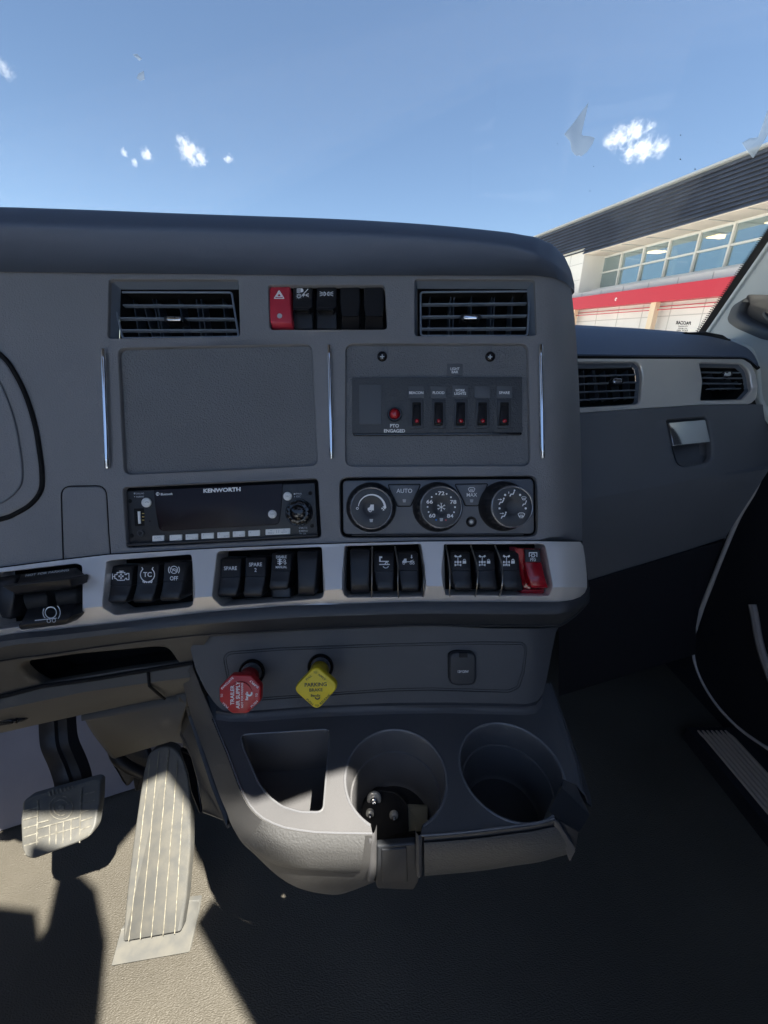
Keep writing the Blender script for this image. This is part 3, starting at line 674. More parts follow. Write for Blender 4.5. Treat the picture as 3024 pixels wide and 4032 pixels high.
def ic_disable(k, u, v, s):
    k.text('DISABLE', u, v-22*s, 11*s, 40*s, bold=.015, slope=-.02); k.text('MANUAL', u, v+17*s, 9.5*s, 43*s, bold=.015, slope=-.02)
    k.rect(u-9*s, v-15*s, u-3*s, v+10*s)
    for y in (-12, -5, 2): k.rect(u-15*s, v+y*s, u+3*s, v+(y+3)*s)
    k.arc(u+12*s, v-7*s, 4*s, -100, 170, 2.4*s, 8); k.arc(u+14*s, v+2*s, 4*s, -170, 100, 2.4*s, 8); k.line([(u+3*s, v-2*s), (u+13*s, v-2*s)], 2.2*s)
def ic_seat(k, u, v, s):
    k.poly([(u+x*s, v+y*s) for x, y in ((-20, -22), (-8, -22), (-8, -15), (-14, -15), (-14, -4), (18, -4), (18, 0), (-20, 0))])
    k.rect(u-20*s, v+8*s, u+22*s, v+12*s); k.line([(u+2*s, v+8*s), (u+10*s, v+1*s)], 2.5*s)
    k.ring(u+9*s, v+6*s, 5*s, 2.4*s, 14); k.arc(u+6*s, v+13*s, 11*s, 200, 340, 3*s, 8)
def truck(k, u, v, s, fl=1):
    k.poly([(u+fl*x*s, v+y*s) for x, y in ((-24, 5), (-24, -1), (-20, -5), (-16, -12), (-7, -12), (-7, 5))])
    k.ring(u-fl*18*s, v+7*s, 3.6*s, 2*s, 12)
def ic_dump(k, u, v, s):
    truck(k, u, v, s); k.rect(u-7*s, v-1*s, u+24*s, v+2*s)
    for x in (10, 20): k.ring(u+x*s, v+7*s, 3.6*s, 2*s, 12)
    k.line([(u+8*s, v-2*s), (u+20*s, v-6*s)], 2.4*s); k.rect(u+11*s, v-27*s, u+15*s, v-18*s); k.poly([(u+8*s, v-18*s), (u+18*s, v-18*s), (u+13*s, v-12*s)])
def ic_axle(x_mid, x_low):
    def f(k, u, v, s):
        u -= 12*s
        for sg in (-1, 1):
            k.poly([(u+sg*x*s, v+y*s) for x, y in ((4, -22), (12, -27), (15, -20), (7, -15))])
            for y in (-2, 10): k.rect(u+(sg*11-2.6)*s, v+y*s, u+(sg*11+2.6)*s, v+(y+9)*s)
        k.rect(u-6*s, v-21*s, u+6*s, v-18*s); k.rect(u-1.5*s, v-20*s, u+1.5*s, v+15*s); k.rect(u-11*s, v+1*s, u+11*s, v+4*s); k.rect(u-11*s, v+13*s, u+11*s, v+16*s)
        for on, y in ((x_mid, 2.5), (x_low, 14.5)):
            if on: k.line([(u-4*s, v+(y-4)*s), (u+4*s, v+(y+4)*s)], 2.6*s); k.line([(u+4*s, v+(y-4)*s), (u-4*s, v+(y+4)*s)], 2.6*s)
        k.rect(u+19*s, v-3*s, u+33*s, v+9*s); k.arc(u+26*s, v-4*s, 4.5*s, 0, 180, 2.6*s, 10)
    return f
GB = 'rocker switches in the silver band'
dS = D0(600)
pocket('switch_tray', H2, lambda u, v: BD(u, v)+.0296, .012, VOID, dash, .001)
for Hh in (H1, H3, H4, H5): pocket('switch_tray', Hh, lambda u, v: BD(u, v)+.0296, .012, VOID, dash, .001)
d2 = D0(580)-.009
rocker('black rocker switch with a white engine and fan icon', (434, 523, 2231), (432, 517, 2307), (418, 495, 2376), d2, ic_engine, group=GB)
rocker('black rocker switch with white TC letters in a tyre icon', (540, 629, 2224), (536, 618, 2299), (521, 599, 2372), d2, ic_tc, group=GB)
rocker('black rocker switch with a circle icon over the word OFF', (645, 733, 2216), (640, 722, 2291), (628, 706, 2365), d2, ic_off, group=GB)
d3 = D0(1050)-.009
rocker('black rocker switch marked SPARE without a number', (866, 951, 2201), (865, 947, 2273), (855, 932, 2350), d3, ic_text(('SPARE', 15, 51)), group=GB)
rocker('black rocker switch marked SPARE 2', (965, 1049, 2196), (964, 1046, 2270), (957, 1031, 2350), d3, ic_text(('SPARE', 15, 51), ('2', 15, 9)), group=GB)
rocker('black rocker switch marked DISABLE MANUAL, raised to its upper position', (1069, 1151, 2181), (1066, 1145, 2249), (1059, 1133, 2321), d3, ic_disable, group=GB, low=(1068, 1145, 2356))
rocker('blank black rocker cap at the right end of the SPARE switch group', (1170, 1252, 2172), (1170, 1248, 2250), (1172, 1240, 2342), d3, blank=True, group=GB)
d4 = D0(1500)-.008
rocker('blank black rocker cap at the left end of the chrome guarded pair', (1378, 1458, 2164), (1378, 1457, 2250), (1380, 1455, 2334), d4, blank=True, group=GB)
rocker('black rocker switch with a white trailer coupling icon', (1473, 1553, 2177), (1473, 1553, 2248), (1484, 1551, 2326), d4, ic_seat, group=GB)
rocker('black rocker switch with a white truck under a down arrow', (1567, 1646, 2177), (1570, 1648, 2246), (1580, 1650, 2326), d4, ic_dump, group=GB)
d5 = D0(1900)-.008
rocker('black axle lock rocker with its cross on the middle axle, leftmost of the lock three', (1774, 1852, 2175), (1777, 1856, 2246), (1789, 1859, 2324), d5, ic_axle(1, 0), group=GB)
rocker('black axle lock rocker standing between the two other padlock rockers', (1870, 1947, 2175), (1873, 1951, 2246), (1889, 1960, 2322), d5, ic_axle(1, 0), group=GB)
rocker('black axle lock rocker with its cross on the lowest axle, next to the red guard', (1965, 2043, 2175), (1968, 2048, 2246), (1986, 2061, 2324), d5, ic_axle(0, 1), group=GB)
WIRE = mat('dark_wire', (.36, .35, .33), .3, metal=.9)
# wire guards between the rockers
def guard(lab, p):
    pp = [M(p[0][0], p[0][1], BD(*p[0])+.012)]+[M(u, v, BD(u, v)-dd) for (u, v), dd in zip(p, (.0, .006, .008, .001))]+[M(p[-1][0], p[-1][1], BD(*p[-1])+.012)]
    g_ = tube(smooth(pp, 5), .00085, 8).build('switch_guard', WIRE); tag(g_, lab, 'switch guard', 'wire guards between the rockers')
    # dark fin behind the wire
    return g_
guard('thin steel guard wire just right of the blank rocker cap', [(1466, 2158), (1465, 2220), (1465, 2290), (1463, 2349)])
guard('thin steel guard wire between the coupling and truck rockers', [(1556, 2158), (1567, 2225), (1567, 2290), (1569, 2349)])
guard('thin steel guard wire at the right edge of the truck rocker', [(1652, 2155), (1669, 2230), (1670, 2300), (1666, 2346)])
guard('thin steel guard wire left of the first axle lock rocker', [(1757, 2154), (1771, 2232), (1772, 2300), (1771, 2346)])
guard('thin steel guard wire between the first and middle axle lock rockers', [(1856, 2154), (1880, 2232), (1880, 2295), (1872, 2346)])
guard('thin steel guard wire between the middle and last axle lock rockers', [(1951, 2154), (1977, 2228), (1978, 2300), (1968, 2346)])
# red guarded power take-off switch
t = thing('guarded_switch', 'translucent red guarded switch with a black tile marked PTO', 'switch', M(2110, 2330, .41))
rows('red_cover', [(2062, 2160, 2130, 2161, d5+.003), (2063, 2175, 2131, 2175, d5+.0), (2067, 2214, 2134, 2214, d5-.004)], REDT, t, back=d5+.02)
rows('red_paddle', [(2067, 2216, 2134, 2216, d5-.0045), (2078, 2265, 2145, 2265, d5-.010), (2091, 2303, 2157, 2304, d5-.013), (2092, 2313, 2159, 2315, d5-.011), (2094, 2317, 2157, 2318, d5-.004)], REDT, t, back=d5+.02)
rows('red_base', [(2052, 2322, 2145, 2322, d5-.001), (2050, 2334, 2143, 2335, d5), (2054, 2342, 2138, 2342, d5+.004)], REDT, t, back=d5+.02)
mb = MB(); a = [M(u, v, d5+.004) for u, v in ((2028, 2160), (2040, 2180), (2052, 2230), (2066, 2290), (2062, 2335))]; b_ = [M(u, v, d5+.0) for u, v in ((2058, 2160), (2062, 2180), (2067, 2230), (2088, 2300), (2092, 2335))]
mb.loft([a, b_, [(p[0], p[1], p[2]+.02) for p in b_], [(p[0], p[1], p[2]+.02) for p in a]]); mb.build('side_shield', REDT, t)
slab('tile', rpoly([(2066, 2163), (2127, 2163), (2131, 2213), (2069, 2213)], 3), lambda u, v: d5-.0008-.004*(v-2163)/50, .002, BLK, t, bev=.0004)
k = Ink(lambda u, v: d5-.0008-.004*(v-2163)/50, .0004); u, v = 2099, 2185
k.line([(u-15, v+7), (u-15, v-9), (u+15, v-9), (u+15, v+7)], 3.2); k.ring(u, v+2, 6, 2.6, 14)
for i in range(8): a = R(i*45); k.rect(u+9*math.cos(a)-1.2, v+2+9*math.sin(a)-1.2, u+9*math.cos(a)+1.2, v+2+9*math.sin(a)+1.2)
k.text('PTO', u, v+19, 11, 22, bold=.015); k.build('lettering', WHITE, t)
# trailer hand-brake paddle at the far left
d1 = D0(150)-.010
t = thing('brake_paddle', 'wide black hand paddle marked NOT FOR PARKING with a trailer icon, at the left edge', 'switch', M(150, 2450, .39))
sl1 = -.115
def q(u0, v0, u1, d_): return (u0, v0, u1, v0+sl1*(u1-u0), d_)
rows('upper_label_plate', [q(78, 2262, 296, d1+.006), q(74, 2280, 300, d1+.002), q(60, 2300, 290, d1-.006), q(10, 2306, 276, d1-.014)], BLK, t, back=d1+.008, ang=50)
rows('finger_shelf', [q(8, 2306, 276, d1-.0145), q(8, 2312, 272, d1-.017), q(50, 2334, 278, d1-.014), q(56, 2344, 292, d1+.004)], BLK, t, back=d1+.006, ang=50)
rows('grip_barrel', [q(88, 2338, 180, d1+.004), q(88, 2355, 182, d1-.002), q(92, 2375, 184, d1-.003), q(104, 2402, 190, d1+.002)], BLKM, t, back=d1+.02)
rows('grip_barrel', [q(212, 2322, 298, d1+.004), q(213, 2340, 299, d1-.002), q(216, 2360, 300, d1-.003), q(222, 2388, 302, d1+.002)], BLKM, t, back=d1+.02)
rows('lower_paddle', [q(104, 2400, 300, d1+.0), q(96, 2420, 292, d1-.008), q(80, 2450, 280, d1-.018), q(70, 2462, 266, d1-.020), q(72, 2472, 258, d1-.018), q(80, 2480, 254, d1-.008)], BLK, t, back=d1+.004, ang=45)
k = Ink(lambda u, v: d1-.0004-.008*max(0, (v-sl1*(u-78)-2280)/20)*.5-.002, .0006); k.text('NOT FOR PARKING', 186, 2255, 8.5, 170, bold=.01, slope=-.13, shear=.3); k.build('lettering', GREYP, t)
k = Ink(lambda u, v: d1-.008-.010*max(-.3, ((v-sl1*(u-96))-2420)/30), .0010); u, v = 200, 2412
k.ring(u, v, 22, 4, 24); k.arc(u, v, 31, 150, 225, 3.6, 10); k.arc(u, v, 37, -40, 45, 3.6, 10); k.line([(u-62, v+31), (u+22, v+22)], 4); k.ring(u-8, v+33, 7, 2.6, 14); k.ring(u+12, v+31, 7, 2.6, 14); k.build('icon', WHITE, t)
t = thing('side_switch', 'plain black switch body cut off by the left edge, beside the paddle', 'switch', M(0, 2400, .39))
rows('cap', [q(-60, 2280, 66, d1+.006), q(-60, 2300, 60, d1+.0), q(-60, 2380, 52, d1-.004), q(-60, 2440, 44, d1-.002), q(-60, 2452, 40, d1+.006)], BLK, t, back=d1+.02, ang=50)
# --- row of switches above the blank panel
GT = 'rocker switches in the top row'
dT = D0(1290)+.0035
pocket('switch_tray', offs(SW, 2), lambda u, v: D0(u)+.0055, .016, VOID, dash, 0)
t = thing('hazard_switch', 'tall red hazard rocker with a white triangle at the left end of the top row', 'switch', M(1105, 1290, .42), GT)
rows('cap', [(1060, 1125, 1141, 1125, dT-.001), (1059, 1130, 1142, 1130, dT-.003), (1060, 1200, 1144, 1200, dT-.0055), (1063, 1262, 1150, 1262, dT-.008), (1066, 1272, 1151, 1272, dT-.0075), (1070, 1294, 1153, 1296, dT-.001)], RED, t, back=dT+.014, ang=50)
k = Ink(lambda u, v: dT-.003-.0036*(v-1130)/100, .0005); u, v = 1099, 1161
for s in (19, 10): k.line([(u-s, v+s*.72), (u, v-s*.88), (u+s, v+s*.72), (u-s, v+s*.72)], 3.4)
k.build('icon', WHITE, t); k = Ink(lambda u, v: dT-.003-.0036*(v-1130)/100, .0004); k.disc(1101, 1244, 10); k.build('indicator', GREYP, t)
def topsw(lab, u0, u1, icon):
    t = thing('rocker_switch', lab, 'switch', M((u0+u1)/2, 1290, .42), GT)
    rows('icon_face', [(u0+5, 1127, u1-5, 1127, dT), (u0+1, 1134, u1, 1134, dT-.001), (u0, 1180, u1, 1180, dT-.003)], BLK, t, back=dT+.014)
    rows('paddle', [(u0, 1181.5, u1, 1181.5, dT-.003), (u0, 1208, u1, 1208, dT-.0045), (u0-1, 1213, u1-10, 1213, dT-.009), (u0+4, 1219, u1-14, 1219, dT-.010), (u0+6, 1223, u1-18, 1223, dT-.006), (u0+6, 1226, u1-18, 1226, dT)], BLK, t, back=dT+.014, ang=35)
    rows('lower_body', [(u0, 1224, u1, 1224, dT+.001), (u0+1, 1294, u1+4, 1294, dT+.002)], BLK, t, back=dT+.014)
    k = Ink(lambda u, v: dT-.001-.002*(v-1134)/46, .0005); icon(k, (u0+u1)/2, 1156, 1); k.build('icon', WHITE, t)
def ic_lamp(k, u, v, s):
    for i in range(4): k.line([(u-22, v-18+i*4.5), (u-10, v-19+i*4.5)], 2.4)
    k.poly([(u-8, v-21), (u+0, v-20), (u+4, v-14), (u+3, v-7), (u-8, v-4)]); k.line([(u-2, v+8), (u+22, v-18)], 3)
    k.ring(u-14, v+10, 5.5, 2.4, 14)
    for i in range(8): a = R(i*45); k.line([(u-14+8*math.cos(a), v+10+8*math.sin(a)), (u-14+11*math.cos(a), v+10+11*math.sin(a))], 2)
    k.text('P', u+6, v+7, 12, 8, bold=.02)
    for i in range(3): k.line([(u+13, v+6+(i-1)*1.5), (u+24, v+6+(i-1)*6)], 2.2)
def ic_fog(k, u, v, s):
    for sg in (-1, 1):
        k.arc(u+sg*10, v+1, 7, 90 if sg > 0 else -90, 270 if sg > 0 else 90, 3, 10); k.line([(u+sg*10, v-6), (u+sg*10, v+8)], 3)
        for i in range(3): k.line([(u+sg*15, v+1+(i-1)*4), (u+sg*26, v+1+(i-1)*8)], 2.6)
topsw('black rocker with headlamp and parking lamp icons, beside the red hazard switch', 1152, 1230, ic_lamp)
topsw('black rocker with a pair of facing lamp icons, third in the top row', 1246, 1325, ic_fog)
for lab, u0, u1 in (('plain black rocker cap, fourth in the top row, without icon', 1338, 1416), ('plain black rocker cap at the right end of the top row', 1431, 1510)):
    t = thing('rocker_switch', lab, 'switch', M(u0, 1290, .42), GT)
    rows('cap', [(u0+5, 1130, u1-3, 1130, dT+.001), (u0+1, 1136, u1, 1136, dT), (u0+1, 1190, u1+2, 1190, dT-.002), (u0+7, 1232, u1-2, 1232, dT-.007), (u0+9, 1244, u1-3, 1244, dT-.0075), (u0+8, 1254, u1-1, 1254, dT-.003), (u0+6, 1294, u1+4, 1294, dT+.003)], BLK, t, back=dT+.014, ang=60)
# ------------------------------------------------------------------ auxiliary switch panel
pz = .420+.0045
t = thing('auxiliary_panel', 'textured black switch panel box with a blank label square and white printed captions', 'switch panel', M(1700, 1715, .42))
face = rpoly([(1386, 1486), (2056, 1484), (2056, 1703), (1386, 1706)], 4)
dp = pz-.004
slab('panel_face', face, dp, .005, mat('aux_textured_black', (.060, .064, .072), .5, grain=620, bump=.9, dist=.0009), t, bev=.0004)
slab('lower_lip', rpoly([(1388, 1706), (2056, 1703), (2054, 1712), (1392, 1714)], 3), dp-.0004, .005, BLKG, t, bev=.0006)
slab('blank_label', rpoly(rect(1414, 1514, 1502, 1670), 2), dp-.0007, .001, mat('label_plate', (.085, .09, .1), .45), t, bev=.0002)
k = Ink(dp, .0005); k.text('PTO', 1553.5, 1676, 13.5, 35, bold=.03); k.text('ENGAGED', 1553.5, 1696, 13, 83, bold=.03); k.build('lettering', WHITE, t)
LBL = bpy.data.materials['label_plate']
def label(lab, cu, cv, lines, w_=61, h_=46, d=dp):
    t = thing('label_plate', lab, 'label', M(cu, cv+20, d), 'caption plates over the small rockers')
    slab('plate', rpoly(rect(cu-w_/2, cv-h_/2, cu+w_/2, cv+h_/2), 2), d-.0009, .001, LBL, t, bev=.0002)
    if lines:
        k = Ink(d-.0009, .0004); n = len(lines)
        for i, (tx, ww) in enumerate(lines): k.text(tx, cu, cv+3+(i-(n-1)/2)*12.5, 10.5, ww, bold=.022)
        k.build('lettering', WHITE, t)
label('small grey caption plate reading BEACON', 1639, 1543, [('BEACON', 56)])
label('small grey caption plate reading FLOOD', 1727, 1543, [('FLOOD', 46)])
label('small grey caption plate reading WORK LIGHTS', 1812, 1540, [('WORK', 38), ('LIGHTS', 46)])
label('small grey caption plate left blank, between WORK LIGHTS and SPARE', 1899, 1543, None)
label('small grey caption plate reading SPARE on the rocker panel', 1986, 1543, [('SPARE', 42)])
label('small caption plate reading LIGHT BAR, alone above the row', 1791.5, 1455, [('LIGHT', 36), ('BAR', 26)], d=pz)
t = thing('indicator_lamp', 'round red warning lamp in a black ring above PTO ENGAGED', 'lamp', M(1554, 1660, dp))
c = M(1554, 1630, dp-.003)
MB().loft(lathe([(.0080, dp), (.0080, dp-.0022), (.0072, dp-.0034), (.0062, dp-.0034), (.0058, dp-.001)], c)).build('bezel', BLKG, t)
MB().loft(lathe([(.0059, dp-.001), (.0058, dp-.0025), (.0050, dp-.0048), (.0034, dp-.0063), (.0015, dp-.0070), (.0003, dp-.0071)], c), False, True).build('lens', LENS, t, ang=80)
def mini(lab, cu, cv):
    t = thing('small_rocker', lab, 'switch', M(cu, cv+50, dp), 'small lit rockers in the auxiliary panel')
    slab('bezel', rpoly(rect(cu-26, cv-57, cu+26, cv+57), 4), dp-.0014, .0015, DARKP, t, bev=.0006)
    slab('slot', rpoly(rect(cu-17, cv-46, cu+17, cv+45), 4), dp-.0016, .0004, VOID, t, bev=.0001)
    rows('lever', [(cu-13, cv-34, cu+16, cv-34, dp-.0022), (cu-14, cv-30, cu+15, cv-30, dp-.0032), (cu-16, cv+10, cu+14, cv+10, dp-.0062), (cu-16, cv+36, cu+16, cv+36, dp-.0078), (cu-14, cv+42, cu+14, cv+42, dp-.0066)], BLK, t, back=dp+.001, side=.0008, ang=40)
    c = M(cu+1, cv+27, dp-.0074)
    MB().loft(lathe([(.0024, dp-.0070), (.0022, dp-.0083), (.0014, dp-.0092), (.0003, dp-.0094)], c, 18), False, True).build('indicator_dot', LENS, t, ang=80)
for lab, cu in (('small black rocker with red dot under BEACON', 1640.5), ('small black rocker with red dot under FLOOD', 1727.5), ('small black rocker with red dot under WORK LIGHTS', 1814), ('small black rocker with red dot under the blank caption plate', 1900.5), ('small black rocker with red dot under the panel caption SPARE', 1986.5)): mini(lab, cu, 1630)
for lab, cu, cv in (('shiny black cross-head screw at the upper left of the rocker panel recess', 1505, 1404), ('shiny black cross-head screw at the upper right of the rocker panel recess', 1930, 1405)):
    t = thing('screw', lab, 'screw', M(cu, cv, pz), 'black screws of the rocker panel'); c = M(cu, cv, pz)
    MB().loft(lathe([(.0056, pz), (.0055, pz-.0012), (.0045, pz-.0026), (.0030, pz-.0033), (.0020, pz-.0034)], c, 24), False, True).build('head', BLKG, t, ang=60)
    k = Ink(pz-.0034, .0002); k.rect(cu-8, cv-2, cu+8, cv+2); k.rect(cu-2, cv-8, cu+2, cv+8); k.build('cross_slot', GREYP, t)
# ------------------------------------------------------------------ climate control
t = thing('climate_control', 'dark climate control unit with three round dials and two trapezoid buttons', 'climate control', M(1730, 2110, .425))
cf = .420+.003
pocket('gap', offs(CL, 1), lambda u, v: D0(u)+.004, .006, VOID, t, 0)
pl_ = rpoly([(1350, 1892), (2100, 1886), (2103, 2101), (1352, 2103)], 20)
CLM = mat('climate_plate', (.13, .137, .155), .42, grain=900, bump=.2)
slab('face_plate', pl_, cf, .004, CLM, t, bev=.0008)
mb = tubepx([(1385, 2107), (1700, 2106), (2060, 2104)], cf-.0005, .0010); mb.build('lower_edge', DARKP, t)
def dial(face_c, base_c, kind):
    cx, cy = M(base_c[0], base_c[1], .42)[:2]; dF = .3925
    fx, fy = M(face_c[0], face_c[1], dF)[:2]; ax = ((fx-cx)/(dF-cf), (fy-cy)/(dF-cf))
    pr = [(.0275, cf), (.0272, cf-.003), (.0262, cf-.006), (.0255, cf-.0075), (.0236, cf-.010), (.0226, cf-.014), (.0220, cf-.0200), (.0216, cf-.0262)]
    rings = lathe(pr, (cx, cy), 64, ax)
    for i in range(4, 8):                              # grip flutes
        f = .00045 if i < 7 else 0
        rings[i] = [(p[0]+(p[0]-cx)*f/.022*(1 if j % 3 else -1.5), p[1]+(p[1]-cy)*f/.022*(1 if j % 3 else -1.5), p[2]) for j, p in enumerate(rings[i])]
    kb = MB().loft(rings).build('dial', BLK, t, ang=40)
    ed = lathe([(.0216, cf-.0262), (.0219, cf-.0275), (.0216, cf-.0288), (.0208, cf-.0293), (.0203, cf-.0290), (.0201, cf-.0280)], (cx, cy), 64, ax); 
    a0 = ax[0]*(-.0262); a1 = ax[1]*(-.0262); ed = [[(p[0]+a0, p[1]+a1, p[2]) for p in r_] for r_ in ed]
    MB().loft(ed).build('rim', mat('dial_rim', (.50, .51, .54), .25, metal=.7) if 'dial_rim' not in bpy.data.materials else bpy.data.materials['dial_rim'], kb, ang=60)
    fd = cf-.0282; n = 64
    def ring_(r_, d_): return [(cx+ax[0]*(d_-cf)+r_*math.cos(2*math.pi*i/n), cy+ax[1]*(d_-cf)+r_*math.sin(2*math.pi*i/n), d_) for i in range(n)]
    MB().loft([ring_(.0203, fd), ring_(.0195, fd-.0003), ring_(.0085, fd-.0003), ring_(.0080, fd+.0002), ring_(.004, fd+.0008), ring_(.0005, fd+.001)], False, True).build('disc', DARKP, kb, ang=50)
    uc, vc = U0+F*(cx+ax[0]*(fd-cf))/fd, V0-F*(cy+ax[1]*(fd-cf))/fd
    k = Ink(fd-.0004, .0003)
    if kind == 0:
        n = 20
        for i in range(n):
            a, b = R(172-i*172/n), R(172-(i+1)*172/n); w0, w1 = 1.5+6.5*i/n, 1.5+6.5*(i+1)/n; r_ = 51
            k._q((uc+(r_+w0)*math.cos(a), vc-(r_+w0)*math.sin(a)), (uc+(r_+w1)*math.cos(b), vc-(r_+w1)*math.sin(b)), (uc+(r_-1)*math.cos(b), vc-(r_-1)*math.sin(b)), (uc+(r_-1)*math.cos(a), vc-(r_-1)*math.sin(a)))
        k.ring(uc-55, vc+1, 4, 2.2, 12)
        for i in range(4): k.poly([(uc+48+r2*math.cos(R(i*90+a)), vc+1+r2*math.sin(R(i*90+a))) for r2, a in ((1, 0), (8, -30), (9, 15), (5, 35))])
        k.poly([(uc+x, vc+y) for x, y in ((-14, 9), (-14, 0), (-6, -4), (-3, -14), (10, -14), (10, 9))]); k.ring(uc-4, vc+9, 5.5, 3, 14)
    elif kind == 1:
        for tx, x, y in (('72', 0, -55), ('66', -46, -22), ('78', 47, -21), ('60', -36, 33), ('84', 35, 34)): k.text(tx, uc+x, vc+y, 15, 25, bold=.02)
        for x, y in ((-20, -52), (21, -52), (-38, -40), (38, -39), (-54, -1), (54, 0), (-50, 19), (50, 20)): k.disc(uc+x, vc+y, 3.3, 12)
        for i in range(6):
            a = R(i*60+30); k.line([(uc, vc), (uc+13*math.cos(a), vc+13*math.sin(a))], 2.6)
            for s_ in (-35, 35): k.line([(uc+9*math.cos(a), vc+9*math.sin(a)), (uc+13*math.cos(a)+0+4*math.cos(a+R(s_)), vc+13*math.sin(a)+4*math.sin(a+R(s_)))], 2)
        k2 = Ink(fd-.0004, .0003); k2.disc(uc-20, vc+50, 3.4, 12); k2.build('cold_dot', mat('dot_blue', (.02, .2, .6), .5), kb)
        k2 = Ink(fd-.0004, .0003); k2.disc(uc+18, vc+51, 3.4, 12); k2.build('hot_dot', mat('dot_red', (.6, .08, .08), .5), kb)
    else:
        def man(x, y, ar=True, sc=1.0):
            x += uc; y += vc; k.disc(x+9*sc, y-11*sc, 3.4*sc, 10); k.line([(x+8*sc, y-6*sc), (x+3*sc, y+4*sc), (x-5*sc, y+4*sc), (x-9*sc, y+12*sc)], 4.2*sc)
            if ar: k.line([(x-14*sc, y-7*sc), (x-4*sc, y-7*sc)], 2.4*sc); k.poly([(x-4*sc, y-11*sc), (x+2*sc, y-7*sc), (x-4*sc, y-3*sc)])
        man(0, -54, False); k.rect(uc-15, vc-60, uc-12, vc-52); man(-42, -22); man(-34, 33)
        man(48, -14, False, .8)
        def defr(x, y, s=1):
            x += uc; y += vc; k.line([(x-13*s, y-6*s), (x-7*s, y-10*s), (x+7*s, y-10*s), (x+13*s, y-6*s), (x+8*s, y+6*s), (x+5*s, y+4*s)], 2.4*s); k.line([(x-13*s, y-6*s), (x-8*s, y+6*s), (x-5*s, y+4*s)], 2.4*s)
            for i in (-1, 0, 1): k.line([(x+i*5*s, y+10*s), (x+i*5*s-1.5*s, y+3*s), (x+i*5*s+1*s, y-3*s)], 2.2*s)
        defr(46, -33, .7); defr(36, 34, 1)
        for x, y in ((-28, -47), (31, -47), (-50, 6), (53, 6)): k.disc(uc+x, vc+y, 4.4, 12)
    if kind < 2:
        k2 = Ink(fd-.0004, .0003); k2.poly([(uc-7, vc+43), (uc+7, vc+43), (uc+5, vc+55), (uc-5, vc+55)]); k2.build('indicator', GREYP, kb)
    k.build('markings', WHITE, kb)
dial((1462, 2001), (1461, 1997), 0); dial((1739, 1997), (1724, 1996), 1); dial((2020, 1996), (1985, 1993), 2)
for kind, q_ in ((0, [(1530, 1909), (1654, 1908), (1646, 1928), (1616, 1992), (1565, 1992), (1538, 1930)]), (1, [(1793, 1908), (1919, 1906), (1911, 1925), (1882, 1990), (1833, 1990), (1826, 1970)])):
    tz = rpoly(q_, 5)
    slab('button_gap', offs(tz, 3.5), cf-.0004, .0008, VOID, t, bev=.0001)
    bt = slab('button', tz, cf-.0016, .002, CLM, t, bev=.0008)
    k = Ink(cf-.0016, .0003); cu = 1592 if kind == 0 else 1857
    if kind == 0: k.text('AUTO', cu, 1932, 17, 62, bold=.01)
    else:
        k.text('MAX', cu+1, 1948, 15, 41, bold=.01); x, y = cu, 1929
        k.line([(x-13, y-4), (x-8, y-9), (x+8, y-9), (x+13, y-4), (x+8, y+7), (x+5, y+5)], 2.4); k.line([(x-13, y-4), (x-8, y+7), (x-5, y+5)], 2.4)
        for i in (-1, 0, 1): k.line([(x+i*4.5, y+9), (x+i*4.5-1.5, y+3), (x+i*4.5+1, y-3)], 2)
    k.build('lettering', WHITE, bt)
    k = Ink(cf-.0016, .0003); k.poly([(cu-7, 1966), (cu+7, 1966), (cu+5, 1978), (cu-5, 1978)]); k.build('indicator', GREYP, bt)
c = M(1856, 2055, cf)
MB().loft(lathe([(.0060, cf), (.0058, cf-.0012), (.0050, cf-.0018), (.0036, cf-.0012), (.0028, cf+.0006)], c, 28), False, True).build('sensor_socket', BLK, t, ang=60)
MB().loft(lathe([(.0018, cf+.0004), (.0016, cf-.0008), (.0004, cf-.0012)], c, 16), False, True).build('sensor', STEEL, t, ang=60)
# ------------------------------------------------------------------ radio
RZ = plane3((496, 1933, D0(496)+.0042), (1240, 1900, D0(1240)+.0032), (508, 2144, D0(508)+.0042))
t = thing('radio', 'black truck radio with wide glossy display, round knob and white keys', 'radio', M(870, 2140, .42))
pocket('frame_gap', offs(RD, 1), lambda u, v: D0(u)+.004, .006, VOID, t, 0)
RP = rpoly([(496, 1933), (1240, 1900), (1252, 2106), (508, 2144)], 8)
slab('face', RP, RZ, .004, BLK, t, bev=.0009)
mb = tubepx([(500, 2146), (880, 2128), (1250, 2108)], lambda u, v: D0(u)-.0002, .0013); mb.build('lower_edge', DARKP, t)
disp = rpoly([(605, 1928), (1113, 1904), (1108, 1990), (1100, 2055), (1090, 2066), (640, 2092), (625, 2082), (612, 2010)], [3, 3, 8, 8, 8, 10, 8, 20])
slab('display', disp, lambda u, v: RZ(u, v)-.0012, .002, mat('display_glass', (.010, .003, .006), .22, spec=.25), t, bev=.0005)
k = Ink(lambda u, v: RZ(u, v)-.0012, .0003); k.text('KENWORTH', 874, 1929, 15, 147, bold=.045, slope=-.045); k.text('Bluetooth', 656, 1945, 9, 46, bold=.02, slope=-.045); k.line([(621, 1938), (621, 1952)], 2); k.ring(621, 1945, 6, 2, 12); k.build('lettering', WHITE, t)
k = Ink(RZ, .0004)
for tx, u, v, h, w_ in (('DIALING', 552, 1943, 6.5, 30), ('PAIRING', 552, 1955.5, 6.5, 30), ('PWR', 1177, 1944, 7, 23), ('ESC', 1176, 1954.5, 7, 18), ('MUTE', 1198, 2078, 7.5, 24), ('MENU', 1199, 2090, 7.5, 26), ('OK', 1200, 2101, 7, 12)): k.text(tx, u, v, h, w_, bold=.012, slope=-.04)
